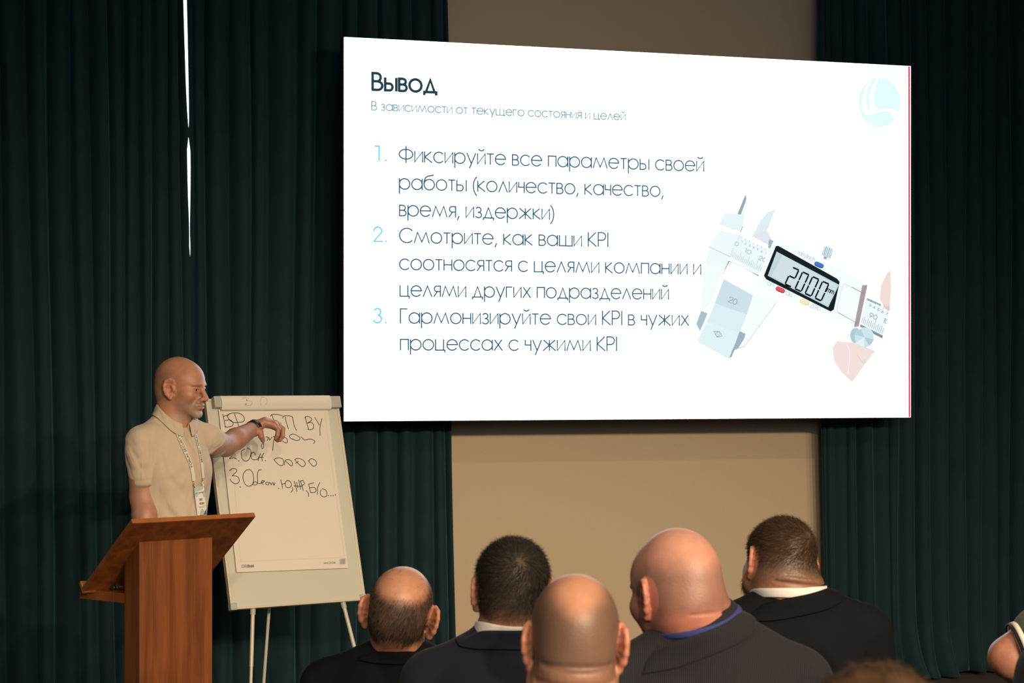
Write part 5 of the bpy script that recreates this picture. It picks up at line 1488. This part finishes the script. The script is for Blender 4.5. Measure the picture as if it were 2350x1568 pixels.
nose = np.exp(-((z_ + .032) / .02) ** 2) * (np.abs(x_) < .02) * (y_ > .10) * isH
T = mixc(T, RED, np.clip(nose * .5, 0, 1))
hb_ = sstep(.21, .15, np.linalg.norm(Ln, axis=1))[:, None]
T = T * hb_ + np.array([.40, .20, .135]) * (1 - hb_)
mesh('body', V, Fc, M['skin'], sp, True, attr=np.clip(T, .01, .9))
for sg in (-1, 1):
    c = hS.w((sg * .031, .0800, .0005))
    eb = Field(); eb.ell(None, c, (.0122, .0122, .0122))
    lo, hi = c - .015, c + .015
    Ve, Fe = mesh_field(eb, *[axis(lo[i], hi[i], .002, .002, []) for i in range(3)])
    Le = hS.l(Ve)
    k = Le - np.array([sg * .031, .0800, .0005])
    mi = (k[Fe].mean(1) @ unit([0, 1, -.10]) > .0095).astype(int)
    mesh('eye', Ve, Fe, None, sp, True, mats=[M['eye_white'], M['iris']], midx=mi)
# polo shirt
Q = Field()
Q.cap(tS, (-.125, -.006, -.052), (.125, -.006, -.052), .060, .060, .03)
for sg in (-1, 1): Q.cap(tS, (sg * .02, -.020, .030), (sg * .135, -.008, -.045), .056, .056, .03)
Q.ell(tS, (.004, .004, -.22), (.165, .112, .25), .04)
Q.ell(tS, (.004, .048, -.17), (.138, .068, .11), .04)
Q.cap(tS, (.012, .014, -.40), (.028, -.008, -.63), .122, .126, .06)
rc_, lc_ = lw(328, 1087, 7.89), lw(494, 1018, 8.30)
Q.cap(tS, rs + [-.005, 0, .012], rs + (rc_ - rs) * .30, .063, .063, .025); Q.chain(tS, [rs + (rc_ - rs) * .22, rs + (rc_ - rs) * .55, rc_], [.063, .063, .060], .006)
Q.chain(tS, [ls + [.005, 0, .012], ls + (lc_ - ls) * .6, lc_], [.063, .060, .058], .025)
# soft folds at the armpits and across the belly
Q.chain(tS, [(.128, .085, -.11), (.122, .108, -.19), (.140, .092, -.30)], [.004, .006, .003], .014, sub=True)
Q.chain(tS, [(.10, .110, -.21), (.02, .132, -.30)], [.002, .003], .022, sub=True)
Q.chain(tS, [(.11, .100, -.33), (.02, .136, -.45)], [.003, .004], .028, sub=True)
Q.chain(tS, [(-.128, .085, -.11), (-.125, .105, -.20)], [.004, .005], .014, sub=True)
def hit(f, px, py, d0=7.3, d1=8.8):
    r = ray(px, py); n = np.linalg.norm(r); r = r / n; t = d0 * n
    for _ in range(160):
        p = CAMP + r * t; v = float(f(p[None])[0])
        if v < 2e-4 or t > d1 * n: break
        t += max(v * .7, 2e-4)
    return p
_pk = [hit(Q, *p) for p in ((437.5, 982), (441, 1003), (446, 1024), (449, 1043))]
Q.chain(None, _pk, [.0065, .0045, .0030, .0012], .003, sub=True)
lo, hi = field_bounds(Q)
V2, F2 = mesh_field(Q, axis(lo[0], hi[0], .0048, .006, [(lo[0], hi[0])]), axis(lo[1], hi[1], .005, .006, [(lo[1], hi[1])]), axis(lo[2], hi[2], .0048, .009, [(1.15, hi[2])]))
polo = mesh('polo_shirt', V2, F2, M['polo'], sp, True)
for (a_, c_, rr) in ((rs, rc_, .0612), (ls, lc_, .0592)):
    dr = unit(c_ - a_); b = MB()
    b.tube([tS.w(c_ + dr * .018), tS.w(c_ + dr * .046)], rr - .0035, 36, caps=False)
    k_ = b.build('sleeve_cuff', M['polo_dark'], polo, True); m_ = k_.modifiers.new('t', 'SOLIDIFY'); m_.thickness = .004; m_.offset = -1
CC = at(401.5, 930, D0)
collar_band('collar', np.array([CC[0], CC[1], CC[2]]), 226, .066, .068, [(-.002, -.05), (.0, .006), (.004, .012), (.009, .007), (.017, -.013), (.025, -.033)], M['polo'], polo, gap=12, front_drop=.088, front_open=.004, thick=.003, on=Q, n_on=1, wing=.012)
# trousers, belt, shoes
Tr = Field()
Tr.cap(tS, (-.012, -.018, -.66), (.075, -.018, -.66), .108, .108, .03)
for sg in (-1, 1): Tr.chain(tS, [(sg * .078 + .033, -.03, -.68), (sg * .09 + .035, -.016, -1.06), (sg * .10 + .035, -.044, .085 - zS)], [.100, .076, .066], .025)
lo, hi = field_bounds(Tr)
V3, F3 = mesh_field(Tr, *[axis(lo[i], hi[i], .013, .013, []) for i in range(3)])
mesh('trousers', V3, F3, M['trousers'], sp, True)
for sg in (-1, 1):
    S_ = Field(); S_.chain(tS, [(sg * .10 + .035, -.066, .05 - zS), (sg * .11 + .035, .064, .044 - zS), (sg * .118 + .035, .154, .036 - zS)], [.048, .046, .034], .02)
    lo, hi = field_bounds(S_, .01)
    V4, F4 = mesh_field(S_, *[axis(lo[i], hi[i], .01, .01, []) for i in range(3)]); V4[:, 2] = np.maximum(V4[:, 2], .001)
    mesh('shoe', V4, F4, M['shoe'], sp, True)
# wristband on the left wrist
wd_ = unit(tS.w(lwp) - tS.w(le)); wc = tS.w(lwp) - wd_ * .012
b = MB(); b.tube([wc - wd_ * .013, wc + wd_ * .013], .0345, 36, caps=False)
wb = thing('wristband', wc, 'black rubber wristband with a silver bar on the speaker\'s raised left wrist', 'wristband')
bb_ = b.build('strap', M['band'], wb, True); bb_.modifiers.new('t', 'SOLIDIFY').thickness = .003; bb_.modifiers['t'].offset = 1
vw = unit(CAMP - wc); sd = unit(np.cross(wd_, vw)); sd = sd if sd[2] < 0 else -sd
nn = unit(np.cross(sd, wd_)); nn = nn if np.dot(nn, vw) > 0 else -nn
an = math.radians(38); rd = nn * math.cos(an) + sd * math.sin(an); tg = unit(np.cross(wd_, rd))
b = MB(); b.box(wc + rd * .0362, wd_ * .0135, tg * .0022, rd * .0016); b.build('clasp_bar', M['silver'], wb)

# lanyard with the name badge
ly = thing('lanyard', hit(Q, 447, 1100), 'white lanyard lettered FORUM SECURITY with a name badge, round the speaker\'s neck', 'lanyard')
def strap(pxs, wdt, name):
    P_ = np.array([hit(Q, *p) for p in smooth_pts(pxs, 6)]); N_ = grad(Q, P_)
    P_ = P_ + N_ * .005
    for _ in range(3): P_[1:-1] = (P_[:-2] + 2 * P_[1:-1] + P_[2:]) / 4
    Tn = np.gradient(P_, axis=0); Tn /= np.linalg.norm(Tn, axis=1, keepdims=True)
    W = np.cross(Tn, N_); W /= np.linalg.norm(W, axis=1, keepdims=True)
    n = len(P_)
    V = np.concatenate([P_ - W * wdt / 2 - N_ * .0008, P_ + W * wdt / 2 - N_ * .0008, P_ + W * wdt / 2 + N_ * .0008, P_ - W * wdt / 2 + N_ * .0008])
    Fq = [(i + a * n, i + b_ * n, i + 1 + b_ * n, i + 1 + a * n) for i in range(n - 1) for a, b_ in ((0, 1), (1, 2), (2, 3), (3, 0))]
    o = mesh(name, V, Fq, M['lanyard'], ly, False)
    cum = np.concatenate([[0], np.cumsum(np.linalg.norm(np.diff(P_, axis=0), axis=1))])
    def to3(q):    # q: (distance from the upper end, across)
        c = [np.interp(q[0], cum, A[:, i]) for A in (P_, W, N_) for i in range(3)]
        return np.array(c[:3]) + np.array(c[3:6]) * q[1] + np.array(c[6:]) * .0016
    return o, cum[-1], to3
def strap_text(o, t, a0, a1, h, to3, up):
    mb = MB(); k = (a1 - a0) / text_width(t, .3)
    for l in text_strokes(t, .3):
        pts = []
        for i in range(len(l) - 1):
            for f_ in (0, .5): pts.append((l[i][0] + (l[i + 1][0] - l[i][0]) * f_, l[i][1] + (l[i + 1][1] - l[i][1]) * f_))
        pts.append(l[-1])
        ribbon(mb, [(a1 - p[0] * k, up * (p[1] - .68) * h) for p in pts], .0019, to3)
    mb.build('lettering', M['badge_dark'], o)
o1, L1_, t1 = strap([(398, 978), (405, 992), (414, 1014), (428, 1046), (437, 1068), (441.5, 1088), (443.5, 1104)], .0165, 'strap')
strap_text(o1, 'FORUM SECURITY K', L1_ * .12, L1_ * .76, .0068, t1, 1)
o2, L2_, t2 = strap([(446, 996), (450, 1010), (455, 1030), (460.5, 1058), (463, 1080), (464.5, 1097)], .014, 'strap')
strap_text(o2, 'SECURITY FORUM', .01, L2_ * .66, .0052, t2, 1)
cA, cB = hit(Q, 446, 1116), hit(Q, 453, 1176)
dA, dB = cA[1] - .012, cB[1] - .014
bq = [at(445, 1118.5, dA), at(467.5, 1115, dA + .018), at(474.5, 1181, dB + .02), at(453, 1183.5, dB)]
bn = unit(np.cross(bq[1] - bq[0], bq[3] - bq[0])); bn = bn if bn[1] < 0 else -bn
bd = MB(); bd.hexa([p - bn * .0008 for p in bq] + [p + bn * .0008 for p in bq]); bg_ = bd.build('badge', M['badge'], ly)
def bpt(u_, v_, l=.0011): return (bq[0] * (1 - u_) + bq[1] * u_) * (1 - v_) + (bq[3] * (1 - u_) + bq[2] * u_) * v_ + bn * l
def bpoly(name, polys, mat):
    m_ = MB()
    for P_ in polys: m_.add([bpt(*p) for p in P_], [tuple(range(len(P_)))])
    m_.build(name, mat, bg_)
bpoly('badge_header', [[(0, 0), (1, 0), (.8, .14), (0, .18)], [(0, .18), (.45, .2), (.2, .36), (0, .28)], [(.75, .2), (1, .16), (1, .42), (.85, .38)], [(.28, .95), (.55, .76), (.8, .88), (.6, 1), (.3, 1)]], M['badge_teal'])
bl = [[(.12 + .1 * i, .20), (.19 + .1 * i, .20), (.19 + .1 * i, .245), (.12 + .1 * i, .245)] for i in range(8)]
bl += [[(.42 + .1 * i, .42), (.49 + .1 * i, .42), (.49 + .1 * i, .50), (.42 + .1 * i, .50)] for i in range(3)]
bl += [[(.38 + .1 * i, .56), (.45 + .1 * i, .56), (.45 + .1 * i, .635), (.38 + .1 * i, .635)] for i in range(5)]
bl += [[(.2, .70), (.95, .69), (.95, .70), (.2, .71)], [(.3, .735), (.85, .73), (.85, .74), (.3, .745)], [(1, .80), (1, 1), (.62, 1), (.8, .9)]]
bpoly('badge_print', bl, M['badge_dark'])
for (x0, y0, x1, y1, dd) in ((443.8, 1104, 446.5, 1119, dA), (464.8, 1098, 467.2, 1115, dA + .018)):
    c_ = MB(); d_a = hit(Q, x0, y0)[1] - .006
    c_.tube([at(x0, y0, d_a), at(x0 + 1.6, (y0 + y1) / 2, (d_a + dd) / 2), at(x0 - .3, (y0 * .4 + y1 * .6), (d_a + dd) / 2), at(x1, y1 + 1, dd - .002)], .0022, 8)
    c_.build('clip', M['brass'], ly, True)
